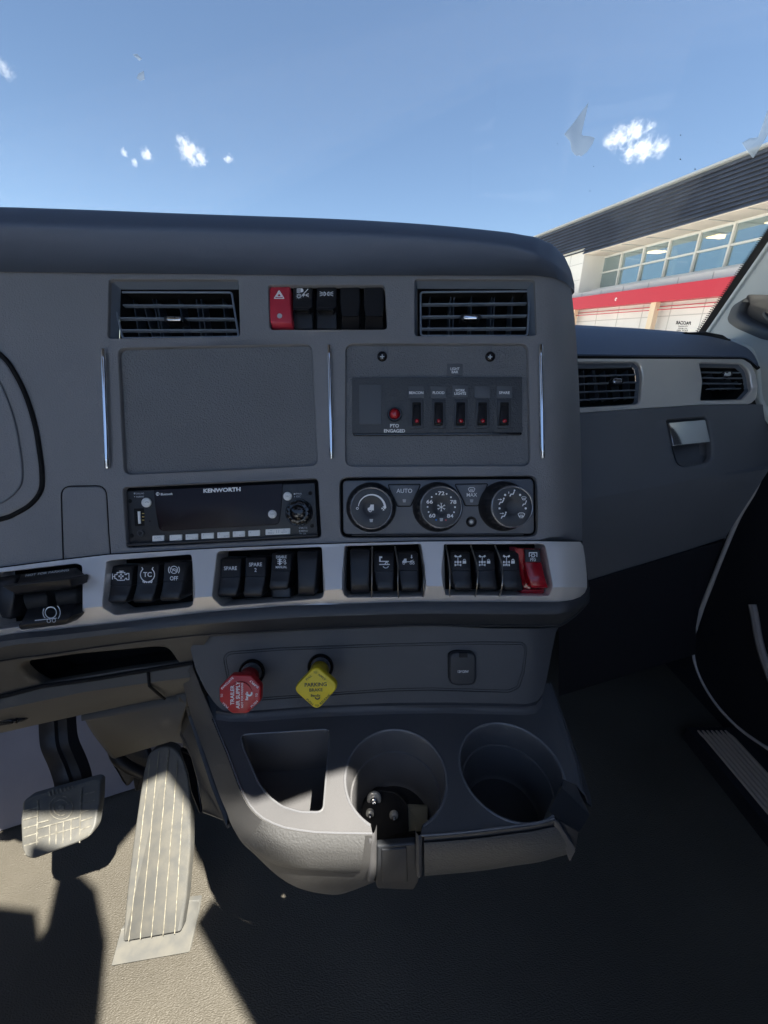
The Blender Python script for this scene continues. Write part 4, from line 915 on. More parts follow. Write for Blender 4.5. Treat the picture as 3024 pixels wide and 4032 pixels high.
k.rect(527, 1940, 533, 1946); k.disc(530, 1955.5, 2, 10); k.rect(1157, 1942, 1163, 1948); k.disc(1160, 1956, 2, 10); k.ring(1180, 2078, 3, 1.6, 10); k.rect(1177, 2088, 1183, 2093); k.line([(1181, 2096), (1181, 2101), (1189, 2101)], 1.8)
k.build('lettering', GREYP, t)
def rbtn(nm, u, v, r_, tx=None):
    dd = RZ(u, v)-(.0012 if 620 < u < 1110 else 0); c = M(u, v, dd); rr = r_/F*dd
    b = MB().loft(lathe([(rr, dd), (rr, dd-.0010), (rr*.86, dd-.0018), (rr*.4, dd-.0022), (rr*.05, dd-.0023)], c, 28), False, True).build(nm, KEYW, t, ang=60)
    k = Ink(dd-.0023, .0002)
    if tx: k.text(tx, u, v, 7, r_*1.1, bold=.01)
    else: k.arc(u, v+6, 9, 40, 140, 4, 8)
    k.build('lettering', GREYP, b)
rbtn('round_key', 578, 1979, 19); rbtn('round_key', 1133, 1954, 17, 'SRC'); rbtn('round_key', 1073, 2024.5, 16.5, 'DISP')
keys = [(599, 646, 2120, 'SCAN'), (667, 716, 2117, '1'), (730, 779, 2114, '2'), (792, 841, 2110, '3'), (855, 903, 2106.5, '4'), (916, 964, 2102.5, '5'), (977, 1023, 2099.5, '6'), (1045, 1142, 2093.5, 'PREV')]
sub = {'SCAN': 'ASCN', '4': 'RPT', '5': 'RDM', '1': '-o', '2': '>||'}
for a, b, v, tx in keys:
    sl = -.045; cu = (a+b)/2
    lp = rpoly([(a, v-11.5-sl*(a-cu)*-1), (b, v-11.5+sl*(b-cu)), (b, v+11.5+sl*(b-cu)), (a, v+11.5+sl*(a-cu))], 3)
    kb = slab('key', lp, lambda u, v: RZ(u, v)-.0012, .002, KEYW, t, bev=.0005)
    k = Ink(lambda u, v: RZ(u, v)-.0012, .0002)
    if tx == 'PREV': k.text('PREV', cu-26, v+5, 7.5, 24, slope=sl); k.text('NEXT', cu+25, v+2, 7.5, 24, slope=sl); k.line([(cu-4, v-6), (cu-4, v+6)], 1.6); k.line([(cu+4, v-6), (cu+4, v+6)], 1.6); k.line([(cu-30, v-6), (cu-26, v-3), (cu-22, v-6)], 1.5); k.line([(cu+21, v-5), (cu+25, v-8), (cu+29, v-5)], 1.5)
    elif tx == 'SCAN': k.text(tx, cu-3, v-3, 7.5, 26, slope=sl); k.text('ASCN', cu+9, v+6, 5, 18, slope=sl)
    else:
        k.text(tx, a+9, v-4, 7, None, slope=sl)
        if tx in sub: k.text(sub[tx], cu+11, v+5, 6.5, 17, slope=sl)
    k.build('lettering', GREYP, kb)
cu, cv = 1177, 2018; dd = RZ(cu, cv); c = M(cu, cv, dd-.006)
n = 60; pr = [(.0150, dd), (.0150, dd-.0015)]
MB().loft(lathe(pr+[(.0143, dd-.0022)], M(cu+1, cv, dd), n), False, True).build('knob_collar', BLKG, t)
rings = []
for r_, d_ in ((.0138, dd-.001), (.0136, dd-.008), (.0131, dd-.0105), (.0120, dd-.0115), (.0088, dd-.0118), (.0082, dd-.0105), (.0075, dd-.0112), (.004, dd-.0125), (.0006, dd-.013)):
    rr = []
    for i in range(n):
        a = 2*math.pi*i/n; s = max(0, math.cos(a*10))**2 if r_ > .0085 else 0; q_ = r_*(1-.10*s*(1 if d_ < dd-.006 else .6)); rr.append((c[0]+q_*math.cos(a), c[1]+q_*math.sin(a), d_))
    rings.append(rr)
MB().loft(rings, False, True).build('knob', BLKG, t, ang=50)
slab('usb_port', rpoly([(527, 2003), (566, 2001), (568, 2070), (531, 2072)], 2), lambda u, v: RZ(u, v)-.0003, .001, VOID, t, bev=.0001)
slab('usb_tongue', rpoly([(541, 2014), (551, 2013.5), (554, 2062), (544, 2062.5)], 1), lambda u, v: RZ(u, v)-.0012, .001, KEYW, t, bev=.0002)
for i in range(3): slab('usb_contact', rect(559, 2020+i*13, 567, 2024+i*13), lambda u, v: RZ(u, v)-.0010, .0006, mat('brass', (.5, .35, .12), .3, metal=1) if 'brass' not in bpy.data.materials else bpy.data.materials['brass'], t, bev=.0001)
for (u, v, r_) in ((512, 1973, 8), (519, 2109, 8), (1222, 1942, 8), (1229, 2070, 8), (590, 2052, 3)):
    k = Ink(RZ, .0003); k.disc(u, v, r_); k.build('screw_hole', VOID, t)
c = M(555, 2099, RZ(555, 2099)); dd = c[2]
MB().loft(lathe([(.0036, dd), (.0035, dd-.0010), (.0027, dd-.0013), (.0017, dd-.0006), (.0012, dd+.003)], c, 24), False, True).build('audio_jack', DARKP, t, ang=60)
# ================================================================== LOWER CONSOLE
def arcw(xc, fc, r, drop, a0, a1, n=40): return [Vector((xc+r*math.sin(R(a0+(a1-a0)*i/n)), fc+r*math.cos(R(a0+(a1-a0)*i/n)), H-drop)) for i in range(n+1)]
con = thing('centre_console', 'grey lower console with two cup holders, a triangular pocket and a padded front edge', 'console', Wd(M(1500, 3300, .33))-Vector((0, 0, .1)), world=True)
def CD(u, v): return .445-.022*max(0, (1150-u)/400)**1.5+(.012*((u-2080)/90)**2 if u > 2080 else 0)
body = [(748, 2548), (830, 2500), (1200, 2476), (1630, 2460), (2205, 2462), (2190, 2484), (2172, 2570), (2153, 2671), (2138, 2731), (2118, 2760), (2080, 2772), (1762, 2766), (1530, 2768), (1200, 2783), (930, 2804), (880, 2800), (848, 2772), (808, 2715), (770, 2635)]
sheet('upper_panel', rpoly(body, 14, 3), [], CD, CONS, con, step=30, edge_back=.09)
ins = rpoly([(878, 2588), (900, 2568), (1100, 2552), (1530, 2536), (1900, 2528), (2060, 2530), (2076, 2552), (2066, 2640), (2045, 2708), (2005, 2727), (1700, 2718), (1530, 2722), (1100, 2752), (1000, 2760), (925, 2742), (896, 2680)], 12, 3)
for off_, r_ in ((0, .0007), (-9, .0005)):
    tube([M(u, v, CD(u, v)-.0001) for u, v in offs(ins, off_)+offs(ins, off_)[:1]], r_, 6).build('panel_seam', DARKP, con)
# tray top
DR = .38; TZ = dz(DR)
CUP1 = (.0115, .2533, .0494, -152, 153); CUP2 = (.1263, .2609, .050, 150, 464.6)
a1 = [inv(p) for p in arcw(CUP1[0], CUP1[1], CUP1[2], DR, CUP1[3], CUP1[4], 44)]
a2 = [inv(p) for p in arcw(CUP2[0], CUP2[1], CUP2[2], DR, CUP2[3], CUP2[4], 44)]
LA = [(842, 2830), (870, 2900), (899, 2969), (941, 3083), (962, 3130), (983, 3168), (1008, 3198), (1038, 3222), (1078, 3242), (1122, 3258), (1180, 3268), (1243, 3276), (1330, 3279), (1400, 3280), (1440, 3281), (1466, 3281)]
tray = [(815, 2740)]+LA+a1+[(1656, 3289), (1740, 3284), (1822, 3277), (2003, 3256), (2123, 3238), (2184, 3223)]+a2+[(2268, 3090), (2244, 2990), (2200, 2850), (2168, 2750), (2147, 2692), (2080, 2700), (1500, 2720), (900, 2735)]
PK = rpoly([(947, 2893), (1297, 2871), (1294, 2950), (1282, 3071), (1272, 3198), (1182, 3196), (1110, 3175), (1062, 3140), (1019, 3085), (983, 2999), (959, 2945)], [26, 22, 4, 4, 30, 16, 20, 20, 20, 20, 10], 6)
sheet('tray_top', tray, [PK], TZ, CONS, con, step=24, rim=.0006, cham=3.5, cham_d=.0014)
# fillet where the tray rises to the panel
us5 = [850, 900, 1000, 1200, 1400, 1600, 1762, 1900, 2000, 2070, 2110, 2135]
vb = curve([(850, 2790), (930, 2804), (1200, 2783), (1530, 2768), (1762, 2766), (2070, 2773), (2110, 2765), (2140, 2728)])
mb = MB(); rings = []
for u in us5:
    v = vb(u); d = CD(u, v); rings.append([M(u, v-2, d+.001), M(u, v+3, d-.0006), M(u, v+10, d-.0030), M(u, v+20, TZ(u, v+20)-.0030), M(u, v+34, TZ(u, v+34)-.0012), M(u, v+46, TZ(u, v+46)+.0004)])
mb.loft(rings, closed=False); mb.build('cove_fillet', CONS, con, ang=80)
def wdown(loops): return [[tuple(p) for p in l] for l in loops]
wp = [Wd(M(u, v, TZ(u, v))) for u, v in PK]; cc = sum(wp, Vector())/len(wp)
def shr(l, k, z): return [tuple(cc+(p-cc)*k+Vector((0, 0, z))) for p in l]
MB().loft([shr(wp, 1, -.0010), shr(wp, .985, -.004), shr(wp, .93, -.050), shr(wp, .90, -.056), shr(wp, .3, -.057)], False, True).build('pocket', CONS, con, world=True, ang=50)
for nm, (xc, fc, r, s0, s1) in (('cup_holder', CUP1), ('cup_holder', CUP2)):
    a = lambda rr, dd: [tuple(p) for p in arcw(xc, fc, rr, DR+dd, s0, s1, 56)]
    MB().loft([a(r-.0003, .0002), a(r-.0012, .0016), a(r-.0040, .026), a(r-.0042, .0285), a(r-.0058, .0290), a(r-.0062, .031), a(r-.0100, .070), a(r-.0108, .0745), a(r-.0125, .0760)], closed=False).build(nm, CONS, con, world=True, ang=50)
    fl_ = [tuple(p) for p in arcw(xc, fc, r-.0110, DR+.0755, 0, 360, 48)[:-1]]
    MB().add(fl_, [tuple(range(48))]).build('cup_floor', BLKM if xc < .05 else DARKP, con, world=True, ang=0)
    if xc > .05:
        c3 = [tuple(p) for p in arcw(xc-.002, fc-.012, .009, DR+.0748, 0, 360, 24)[:-1]]; MB().add(c3, [tuple(range(24))]).build('drain_plug', VOID, con, world=True, ang=0)
for (xc, fc, r, s0, s1) in (CUP1, CUP2):
    L_ = arcw(xc, fc, r, DR, s0, s1, 60); rings = []
    for i in range(61):
        a_ = R(s0+(s1-s0)*i/60); o_ = Vector((math.sin(a_), math.cos(a_), 0))
        rings.append([tuple(L_[i]+o_*x+Vector((0, 0, z))) for x, z in ((.0018, -.0002), (.0014, .0005), (.0004, .0007), (-.0006, .0002), (-.0012, -.0010), (-.0014, -.0026))])
    MB().loft(rings, closed=False).build('cup_rim', RIMM, con, world=True, ang=80)
tube([M(u, v, TZ(u, v)-.0002) for u, v in LA], .0010, 8).build('tray_edge', RIMM, con)
tube([M(u, v, TZ(u, v)-.0002) for u, v in [(1658, 3289), (1740, 3284), (1822, 3277), (2003, 3256), (2123, 3238), (2182, 3223)]], .0010, 8).build('tray_edge', RIMM, con)
tube([M(u, v, TZ(u, v)+.0002) for u, v in offs(PK, 1)+offs(PK, 1)[:1]], .0010, 8).build('pocket_rim', RIMM, con)
# left flank and padded front of the tray
LB = [(757, 2830), (780, 2895), (806, 2965), (851, 3095), (872, 3150), (893, 3198), (912, 3250), (953, 3318), (1000, 3362), (1065, 3425), (1122, 3469), (1182, 3499), (1255, 3517), (1327, 3523), (1393, 3505), (1478, 3472)]
LM = [None]*6+[(925, 3262), (966, 3318), (1014, 3362), (1078, 3396), (1135, 3412), (1205, 3423), (1290, 3429), (1365, 3431), (1415, 3433), (1450, 3433)]
rings = [[M(755, 2620, .435), M(750, 2626, .437), M(735, 2640, .447), M(712, 2655, .455), M(712, 2657, .50), M(712, 2660, .55)], [M(796, 2722, .433), M(790, 2726, .435), M(765, 2735, .447), M(733, 2745, .458), M(733, 2747, .50), M(733, 2750, .55)]]
n = len(LA); leather = []
for i in range(n):
    (u, v), (bu, bv) = LA[i], LB[i]; k = min(1, max(0, (i-4)/6)); w_ = Wd(M(u, v, TZ(u, v))); fw_ = w_.y
    du, dv = (bu-u), (bv-v); L = math.hypot(du, dv); e_ = (u+du/L*9, v+dv/L*9)
    m_ = LM[i] or (u+du*.93, v+dv*.93)
    dB = dz(.428)(bu, bv)*(1-k)+df(fw_+.004)(bu, bv)*k; dM = dz(.424)(*m_)*(1-k)+df(fw_-.002)(*m_)*k
    ne_ = M(e_[0], e_[1], TZ(*e_)*.998+.0); mm = M(m_[0], m_[1], dM); bb = M(bu, bv, dB)
    mid = tuple((ne_[j]*.5+mm[j]*.5)-(0.0035*k if j == 2 else 0) for j in range(3))
    rings.append([M(u, v, TZ(u, v)), ne_, mid, mm, bb, (bb[0], bb[1]-.012, bb[2]+.05)])
    leather.append((ne_, mid, mm))
MB().loft(rings[:3]+srings(rings[3:], 4), closed=False).build('tray_flank', FLANK, con, ang=34)
rr = []
for j in range(7, n-1):
    a, b, c_ = leather[j]; L_ = []
    for t_ in (0, .12, .3, .5, .7, .88, 1):
        p = [a[q_]*(1-t_)**2*1+2*t_*(1-t_)*(2*b[q_]-.5*a[q_]-.5*c_[q_])+c_[q_]*t_*t_ for q_ in range(3)]
        h_ = .0030*min(1, math.sin(math.pi*t_)*3)*min(1, (j-6.6)/2); s0 = .14; L_.append((p[0], p[1]-h_*.3, p[2]-h_))
    rr.append(L_)
MB().loft(srings(rr, 3), closed=False).build('leather_pad', LEATH, con, ang=60)
# ledge column left of the notch, notch walls
def col(u0, u1, v0, v1, fwd, nm, m, back=.010):
    rings = []
    for v in [v0+(v1-v0)*i/8 for i in range(9)]:
        e_ = .004 if v in (v0, v1) else 0; d = df(fwd)(u0, v)+e_
        A, B = M(u0, v, d), M(u1, v, d); rings.append([(A[0], A[1], d+back), (A[0], A[1], d+.003), (A[0]+.002, A[1], d), (B[0]-.004, B[1], d), (B[0]-.001, B[1], d+.0015), (B[0], B[1], d+.005), (B[0]+.001, B[1], d+back)])
    MB().loft(rings, closed=False).build(nm, m, con, ang=60)
col(1442, 1478, 3284, 3472, .2000, 'notch_post', CONS)
col(1640, 1666, 3290, 3458, .2010, 'notch_post', CONS)
slab('notch_front', rpoly([(1480, 3330), (1640, 3318), (1650, 3470), (1628, 3508), (1486, 3502), (1478, 3480)], 10), df(.2080), .006, LOWER, con, bev=.002)
slab('notch_inset', rpoly([(1500, 3345), (1602, 3338), (1606, 3478), (1505, 3480)], 6), df(.2068), .003, LOWER, con, bev=.0012)
ra = [(1670, 3289), (1740, 3284), (1822, 3277), (1912, 3268), (2003, 3256), (2070, 3248), (2123, 3238), (2184, 3223)]
rb = [(1672, 3450), (1750, 3443), (1830, 3436), (1920, 3426), (2010, 3412), (2080, 3402), (2140, 3391), (2244, 3362)]
rings = []; pad = []
for (u, v), (bu, bv) in zip(ra, rb):
    fw_ = Wd(M(u, v, TZ(u, v))).y; g0 = v+24; g1 = v+40; du = (bu-u)
    f1 = df(fw_-.001)
    rings.append([M(u, v, TZ(u, v)), M(u+du*.05, v+8, TZ(u, v+8)), M(u+du*.1, v+12, f1(u, v+12)+.001), M(u+du*.2, g0, f1(u, g0)+.006), M(u+du*.9, bv-10, f1(bu, bv)+.006), M(bu, bv, f1(bu, bv)+.015)])
    pad.append([M(u+du*.15, g0-4, f1(u, g0)+.006), M(u+du*.2, g0+6, f1(u, g0)+.0015), M(u+du*.25, g1+6, f1(u, g1)-.0008), M(u+du*.55, (v+bv)/2+12, f1((u+bu)/2, (v+bv)/2+12)-.0022), M(u+du*.85, bv-28, f1(bu, bv-28)-.0010), M(u+du*.97, bv-8, f1(bu, bv-8)+.003), M(bu, bv, f1(bu, bv)+.012)])
MB().loft(srings(rings, 3), closed=False).build('front_edge', CONS, con, ang=60)
MB().loft([[(p[0], p[1], p[2]+.01) for p in pad[0]]]+srings(pad, 3)+[[(p[0]+.001, p[1], p[2]+.012) for p in pad[-1]]], closed=False).build('leather_pad', LEATH, con, ang=60)
slab('end_trim', rpoly([(2184, 3228), (2200, 3236), (2262, 3330), (2268, 3352), (2246, 3394), (2240, 3360), (2180, 3250)], 3), df(.213), .004, CONS, con, bev=.0012)
slab('corner_web', rpoly([(2190, 3222), (2280, 3274), (2268, 3346), (2262, 3340), (2200, 3238)], 3), df(.2165), .003, DARKP, con, bev=.001)
MB().loft([[M(2217, 3069, TZ(2217, 3069)), M(2212, 3100, dz(.392)(2212, 3100)), M(2160, 3190, TZ(2160, 3190)+.004), M(2190, 3222, TZ(2190, 3222))], [M(2268, 3092, TZ(2268, 3092)), M(2322, 3208, dz(.405)(2322, 3208)), M(2300, 3245, dz(.405)(2300, 3245)), M(2280, 3274, dz(.395)(2280, 3274))]], closed=False).build('mug_slot', DARKP, con, ang=60)
ro = [((2147, 2692), (2160, 2690), (2168, 2688), (2180, 2740)), ((2168, 2750), (2182, 2750), (2190, 2750), (2202, 2800)), ((2200, 2850), (2216, 2852), (2226, 2854), (2240, 2890)), ((2244, 2990), (2260, 2994), (2270, 2996), (2288, 3010)), ((2268, 3090), (2280, 3095), (2290, 3100), (2326, 3136)), ((2282, 3110), (2300, 3130), (2312, 3160), (2332, 3180))]
rings = []
for a, b, c_, d_ in ro:
    A, B, C_, D_ = M(*a, TZ(*a)), M(*b, TZ(*b)+.001), M(*c_, TZ(*c_)+.0035), M(*d_, dz(.396)(*d_)+.004)
    B2 = (B[0]+.0012, B[1], B[2]-.0012)
    rings.append([A, B, B2, C_, (C_[0]+.001, C_[1], C_[2]-.001), D_, (D_[0]-.003, D_[1]-.006, D_[2]+.02), (D_[0]-.02, D_[1]-.010, D_[2]+.06)])
MB().loft(rings, closed=False).build('right_flank', CONS, con, ang=40)
# fittings seen through the open cup holder
t = thing('bracket_plate', 'black bracket plate with bright bolts in the bottom of the left cup holder', 'bracket', M(1540, 3240, .40))
zd = DR+.070
slab('plate', rpoly([(1425, 3170), (1480, 3110), (1560, 3120), (1606, 3170), (1610, 3290), (1560, 3330), (1470, 3310), (1430, 3260)], 18), dz(zd-.001), .006, BLKM, t, bev=.001)
slab('beige_shelf', rpoly([(1606, 3177), (1684, 3180), (1684, 3275), (1598, 3275)], 3), dz(zd+.001), .004, BEIGE, t, bev=.0005)
slab('base_lip', rpoly([(1490, 3320), (1560, 3296), (1640, 3282), (1632, 3330), (1560, 3345), (1500, 3338)], 8), dz(zd-.003), .004, VOID, t, bev=.0005)
def bolt(cu, cv, r_, lab):
    d = dz(zd-.003)(cu, cv); b_ = thing('bolt', lab, 'bolt', M(cu, cv, d), 'bolts in the left cup holder'); c = M(cu, cv, d); r_ = r_/F*d
    MB().loft(lathe([(r_, d+.002), (r_, d-.0005), (r_*.9, d-.0012), (r_*.55, d-.0012)], c, 24), False, True).build('washer', STEEL, b_, ang=50)
    MB().loft(lathe([(r_*.5, d-.0012), (r_*.48, d-.0040), (r_*.36, d-.0050), (r_*.24, d-.0050), (r_*.2, d-.0030)], c, 24), False, True).build('head', CHROME, b_, ang=50)
bolt(1473, 3147, 28, 'largest bright bolt with wide washer, at the upper left of the cup holder bottom')
bolt(1551, 3212, 17, 'lone small bolt at the middle of the black plate in the cup holder')
bolt(1457, 3204, 16, 'small bolt directly below the largest washer, by the cup wall')
# ------------------------------------------------------------------ push-pull valves and the socket lid
def valve(lab, bez, face_c, kind, m):
    t = thing('valve_knob', lab, 'knob', M(bez[0], bez[1], CD(*bez)), 'air brake valve knobs'); d = CD(*bez); cx, cy = M(bez[0], bez[1], d)[:2]; dF = .390
    fx, fy = M(face_c[0], face_c[1], dF)[:2]; ax = ((fx-cx)/(dF-d), (fy-cy)/(dF-d)); L = dF-d
    MB().loft(lathe([(.0152, d), (.0150, d-.0025), (.0138, d-.0036), (.0120, d-.0030), (.0112, d+.002)], (cx, cy), 40, ax)).build('bezel', BLKG, t, ang=50)
    MB().loft(lathe([(.0085, d+.004), (.0085, d-.006), (.0078, d-.008), (.0060, d-.008), (.006, d-.02)], (cx, cy), 32, ax)).build('shaft', mat('shaft_grey', (.16, .17, .18), .35) if 'shaft_grey' not in bpy.data.materials else bpy.data.materials['shaft_grey'], t, ang=50)
    pr = [(.0098, d-.0095), (.0106, d-.0105), (.0110, d-.022), (.0118, d-.036), (.0125, d-.049)]
    rg = lathe([(r_, min(q_, d)) for r_, q_ in pr], (cx, cy), 36, ax)
    for i_, (r0_, q_) in enumerate(pr):
        rg[i_] = [(cx+ax[0]*(q_-d)+r0_*math.cos(2*math.pi*j/36), cy+ax[1]*(q_-d)+r0_*math.sin(2*math.pi*j/36), q_) for j in range(36)]
    sb = MB().loft(rg, True).build('sleeve', m, t, ang=50)
    if kind == 'oct': fl_ = rpoly([(909, 2658), (985, 2659), (1027, 2703), (1025, 2762), (972, 2811), (912, 2811), (863, 2762), (862, 2707)], 9)
    else: fl_ = rpoly([(1244, 2620), (1336, 2702), (1248, 2800), (1152, 2714)], 30, 6)
    pf = plane3((face_c[0], face_c[1]-90, dF+.0035), (face_c[0]-80, face_c[1]+60, dF-.0015), (face_c[0]+80, face_c[1]+60, dF-.0015))
    slab('face', fl_, pf, .0075, m, t, bev=.0018, back=True)
    k = Ink(pf, .0003); cu, cv = face_c
    if kind == 'oct':
        k.text('TRAILER', 914, 2737, 15, 78, rot=90, bold=.02); k.text('AIR SUPPLY', 936, 2737, 15, 108, rot=90, bold=.02); k.text('NOT FOR PARKING', 953, 2738, 8.5, 98, rot=90, bold=.012)
        k.text('Bendix', 971, 2740, 11, 34, rot=90, bold=.03); k.arc(982, 2730, 9, -150, 30, 7, 10)
        k.text('EVACUATE', 895, 2690, 8.5, 64, rot=44, bold=.015); k.text('SUPPLY', 1000, 2694, 8.5, 44, rot=-222, bold=.015); k.text('TO', 873, 2739, 8.5, 14, rot=90, bold=.015); k.text('TO', 1010, 2737, 8.5, 14, rot=90, bold=.015)
        k.text('PULL', 886, 2777, 8.5, 30, rot=-42+180, bold=.015); k.text('PUSH', 1001, 2772, 8.5, 34, rot=44, bold=.015); k.build('lettering', WHITE, t)
    else:
        k.text('PARKING', 1243, 2695, 15, 87, rot=2, bold=.02); k.text('BRAKE', 1244, 2716, 12.5, 52, rot=2, bold=.02); k.text('Bendix', 1243, 2738, 10, 38, rot=0, bold=.03); k.arc(1250, 2744, 9, -170, -10, 5, 10)
        k.text('TO', 1241, 2648, 8, 14, bold=.01); k.text('PULL', 1216, 2668, 8, 28, rot=42, bold=.01); k.text('APPLY', 1268, 2666, 8, 36, rot=-38, bold=.01)
        k.text('PUSH', 1220, 2763, 8, 32, rot=-42, bold=.01); k.text('TO', 1248, 2778, 8, 14, bold=.01); k.text('RELEASE', 1279, 2753, 8, 52, rot=44, bold=.01); k.build('lettering', DKINK, t)
valve('red octagonal pull knob marked TRAILER AIR SUPPLY', (992, 2646), (944, 2735), 'oct', REDK)
valve('yellow diamond pull knob marked PARKING BRAKE', (1262, 2625), (1244, 2711), 'dia', YEL)
t = thing('socket_cover', 'black rounded rubber cover marked 12V120W', 'socket cover', M(1820, 2700, .44))
slab('surround', rpoly([(1764, 2572), (1792, 2561), (1862, 2565), (1874, 2590), (1874, 2660), (1860, 2698), (1792, 2700), (1766, 2680)], 18), lambda u, v: CD(u, v)-.003, .005, BLKM, t, bev=.001)
slab('lid', rpoly(rect(1770, 2570, 1877, 2701), 30), lambda u, v: CD(u, v)-.0085, .006, DARKP, t, bev=.0030, seg=4)
slab('hinge', rpoly(rect(1808, 2572, 1841, 2590), 3), lambda u, v: CD(u, v)-.0092, .003, BLKM, t, bev=.0006)
k = Ink(lambda u, v: CD(u, v)-.0085, .0003); k.text('12V120W', 1824, 2644, 10, 43, bold=.03); k.build('lettering', WHITE, t)
# ================================================================== DRIVER'S FOOTWELL
kn = thing('knee_panel', 'taupe under-dash panel with a long black slot, above the pedals', 'dash panel', M(350, 2800, .5))
KT = curve([(-500, 2850), (0, 2742), (165, 2700), (400, 2668), (620, 2630), (760, 2608)])
KM = curve([(-500, 2900), (0, 2800), (330, 2731), (600, 2692), (760, 2672)])
KB = curve([(-500, 3000), (0, 2884), (170, 2845), (305, 2815), (500, 2775), (720, 2738), (760, 2728)])
def KD(u, v): return D0(u)+.006+.034*min(1, max(0, (v-T4(u))/(KT(u)-T4(u)+1e-6)))
slot = rpoly([(70, 2626), (92, 2608), (300, 2578), (610, 2549), (660, 2552), (700, 2609), (500, 2636), (165, 2693), (110, 2665)], [14, 14, 30, 30, 24, 3, 10, 6, 20])
sheet('slot_panel', [(u, T4(u)-2) for u in (-480, -200, 0, 200, 400, 600, 830)]+[(790, 2560), (762, 2606)]+[(u, KT(u)) for u in (700, 620, 400, 165, 0, -200, -480)], [slot], KD, TAUPE, kn, step=26, rim=.012, cham=6, cham_d=.004)
pocket('slot_cavity', slot, lambda u, v: KD(u, v)+.011, .05, VOID, kn, .001)
rings = []
for u in (-480, -250, 0, 165, 330, 500, 620, 700, 760):
    d = D0(u)+.040; a, b, c_ = KT(u), KM(u), KB(u)
    rings.append([M(u, a-3, d+.004), M(u, a+3, d-.001), M(u, a+12, d-.003), M(u, b-6, d-.004), M(u, b+4, d+.000), M(u, (b+c_)/2, d+.022), M(u, c_, d+.050), M(u, c_+3, d+.06)])
MB().loft(rings, closed=False).build('lower_lip', TAUPE, kn, ang=40)
tube([M(u, KT(u)+2, D0(u)+.037) for u in (-480, -200, 0, 165, 400, 620, 700, 760)], .0022, 8).build('lip_seam', VOID, kn)
tube([M(583, 2648, D0(583)+.035), M(588, 2700, D0(583)+.036), M(615, 2725, D0(583)+.052), M(648, 2752, D0(583)+.075)], .0016, 8).build('lip_seam', VOID, kn)
cvr = rpoly([(300, 2800), (500, 2765), (738, 2725), (752, 2790), (742, 2870), (716, 2945), (640, 2932), (540, 2968), (455, 2992), (424, 2994), (352, 2905), (318, 2850)], [10, 5, 10, 30, 40, 12, 30, 20, 14, 10, 40, 20], 5)
cdf = plane3((300, 2800, .50), (750, 2740, .49), (560, 2970, .575))
slab('column_cover', cvr, cdf, .09, TAUPE, kn, bev=.014, seg=5, ang=80)
slab('side_cheek', rpoly([(716, 2690), (745, 2640), (722, 2600), (712, 2657), (735, 2745), (800, 2945), (770, 2955), (716, 2950)], 6), plane3((720, 2650, .49), (800, 2940, .53), (716, 2950, .56)), .05, LOWER, kn, bev=.006)
slab('kick_cover', rpoly([(716, 2700), (735, 2745), (800, 2945), (851, 3100), (895, 3205), (915, 3262), (893, 3246), (795, 3208), (772, 3085), (745, 2985), (700, 2900)], 8), plane3((740, 2750, .52), (900, 3240, .47), (772, 3085, .52)), .10, LOWER, kn, bev=.006)
bt = thing('column_boot', 'black steering column boot at the left edge below the long slot', 'boot', M(0, 2850, .47))
slab('boot', rpoly([(-160, 2700), (25, 2730), (34, 2775), (50, 2805), (86, 2838), (80, 2850), (0, 2862), (-160, 2880)], [10, 16, 10, 10, 6, 6, 10, 10]), .44, .06, BLKM, bt, bev=.006)
slab('boot_bracket', rpoly([(-160, 2850), (30, 2830), (60, 2842), (40, 2856), (-160, 2890)], 5), .436, .03, BLK, bt, bev=.002)
# brake pedal
t = thing('brake_pedal', 'wide ribbed rubber brake pedal on a curved black arm, left of the accelerator', 'pedal', M(230, 3390, .52))
bp_ = plane3((105, 3145, .552), (385, 3085, .548), (130, 3385, .512))
slab('pad', rpoly([(88, 3158), (110, 3143), (372, 3070), (391, 3078), (388, 3160), (372, 3262), (352, 3298), (310, 3320), (130, 3386), (100, 3376), (84, 3340), (80, 3230)], [12, 16, 14, 12, 20, 20, 20, 10, 26, 12, 12, 20]), bp_, .012, RUBBER, t, bev=.003, back=True)
k = Ink(bp_, .0007)
for i in range(6): v = 3192+i*34; k.line([(92+i*1.0, v+2), (150, v-14)], 5); k.line([(316, v-60), (378-i*5, v-76)], 5)
for x in (146, 316): k.line([(x+3, 3150-(x-146)*.26), (x-3, 3362-(x-146)*.26)], 5)
k.ring(240, 3180, 46, 3.5, 28); k.arc(240, 3180, 31, 20, 300, 4, 24); k.disc(240, 3180, 12)
for i in range(7): k.line([(196+i*15, 3134-i*5), (192+i*15, 3116-i*4)], 6)
for x_ in (196, 222, 250, 280): k.line([(x_, 3250-(x_-196)*.27), (x_-2, 3336-(x_-196)*.27)], 5)
k.line([(150, 3300), (316, 3254)], 5)
k.line([(150, 3262), (316, 3216)], 5); k.line([(150, 3240), (190, 3230)], 5)
k.build('tread', mat('worn_tread', (.15, .145, .125), .8, var=.4, var_scale=160), t)
path = smooth([M(222, 2790, .60), M(224, 2870, .598), M(232, 2930, .592), M(262, 3000, .592), M(282, 3060, .588), M(288, 3110, .586)], 5)
mb = MB(); rings = []
for p in path:
    w_ = .0195; h_ = .014; rings.append([(p[0]+x*w_, p[1], p[2]+y*h_) for x, y in ((-1, -.5), (-.86, -.9), (-.2, -1), (.3, -.8), (.34, -.4), (1, -.3), (1, 1), (-1, 1))])
mb.loft(rings, True, True); mb.build('arm', BLK, t, ang=40)
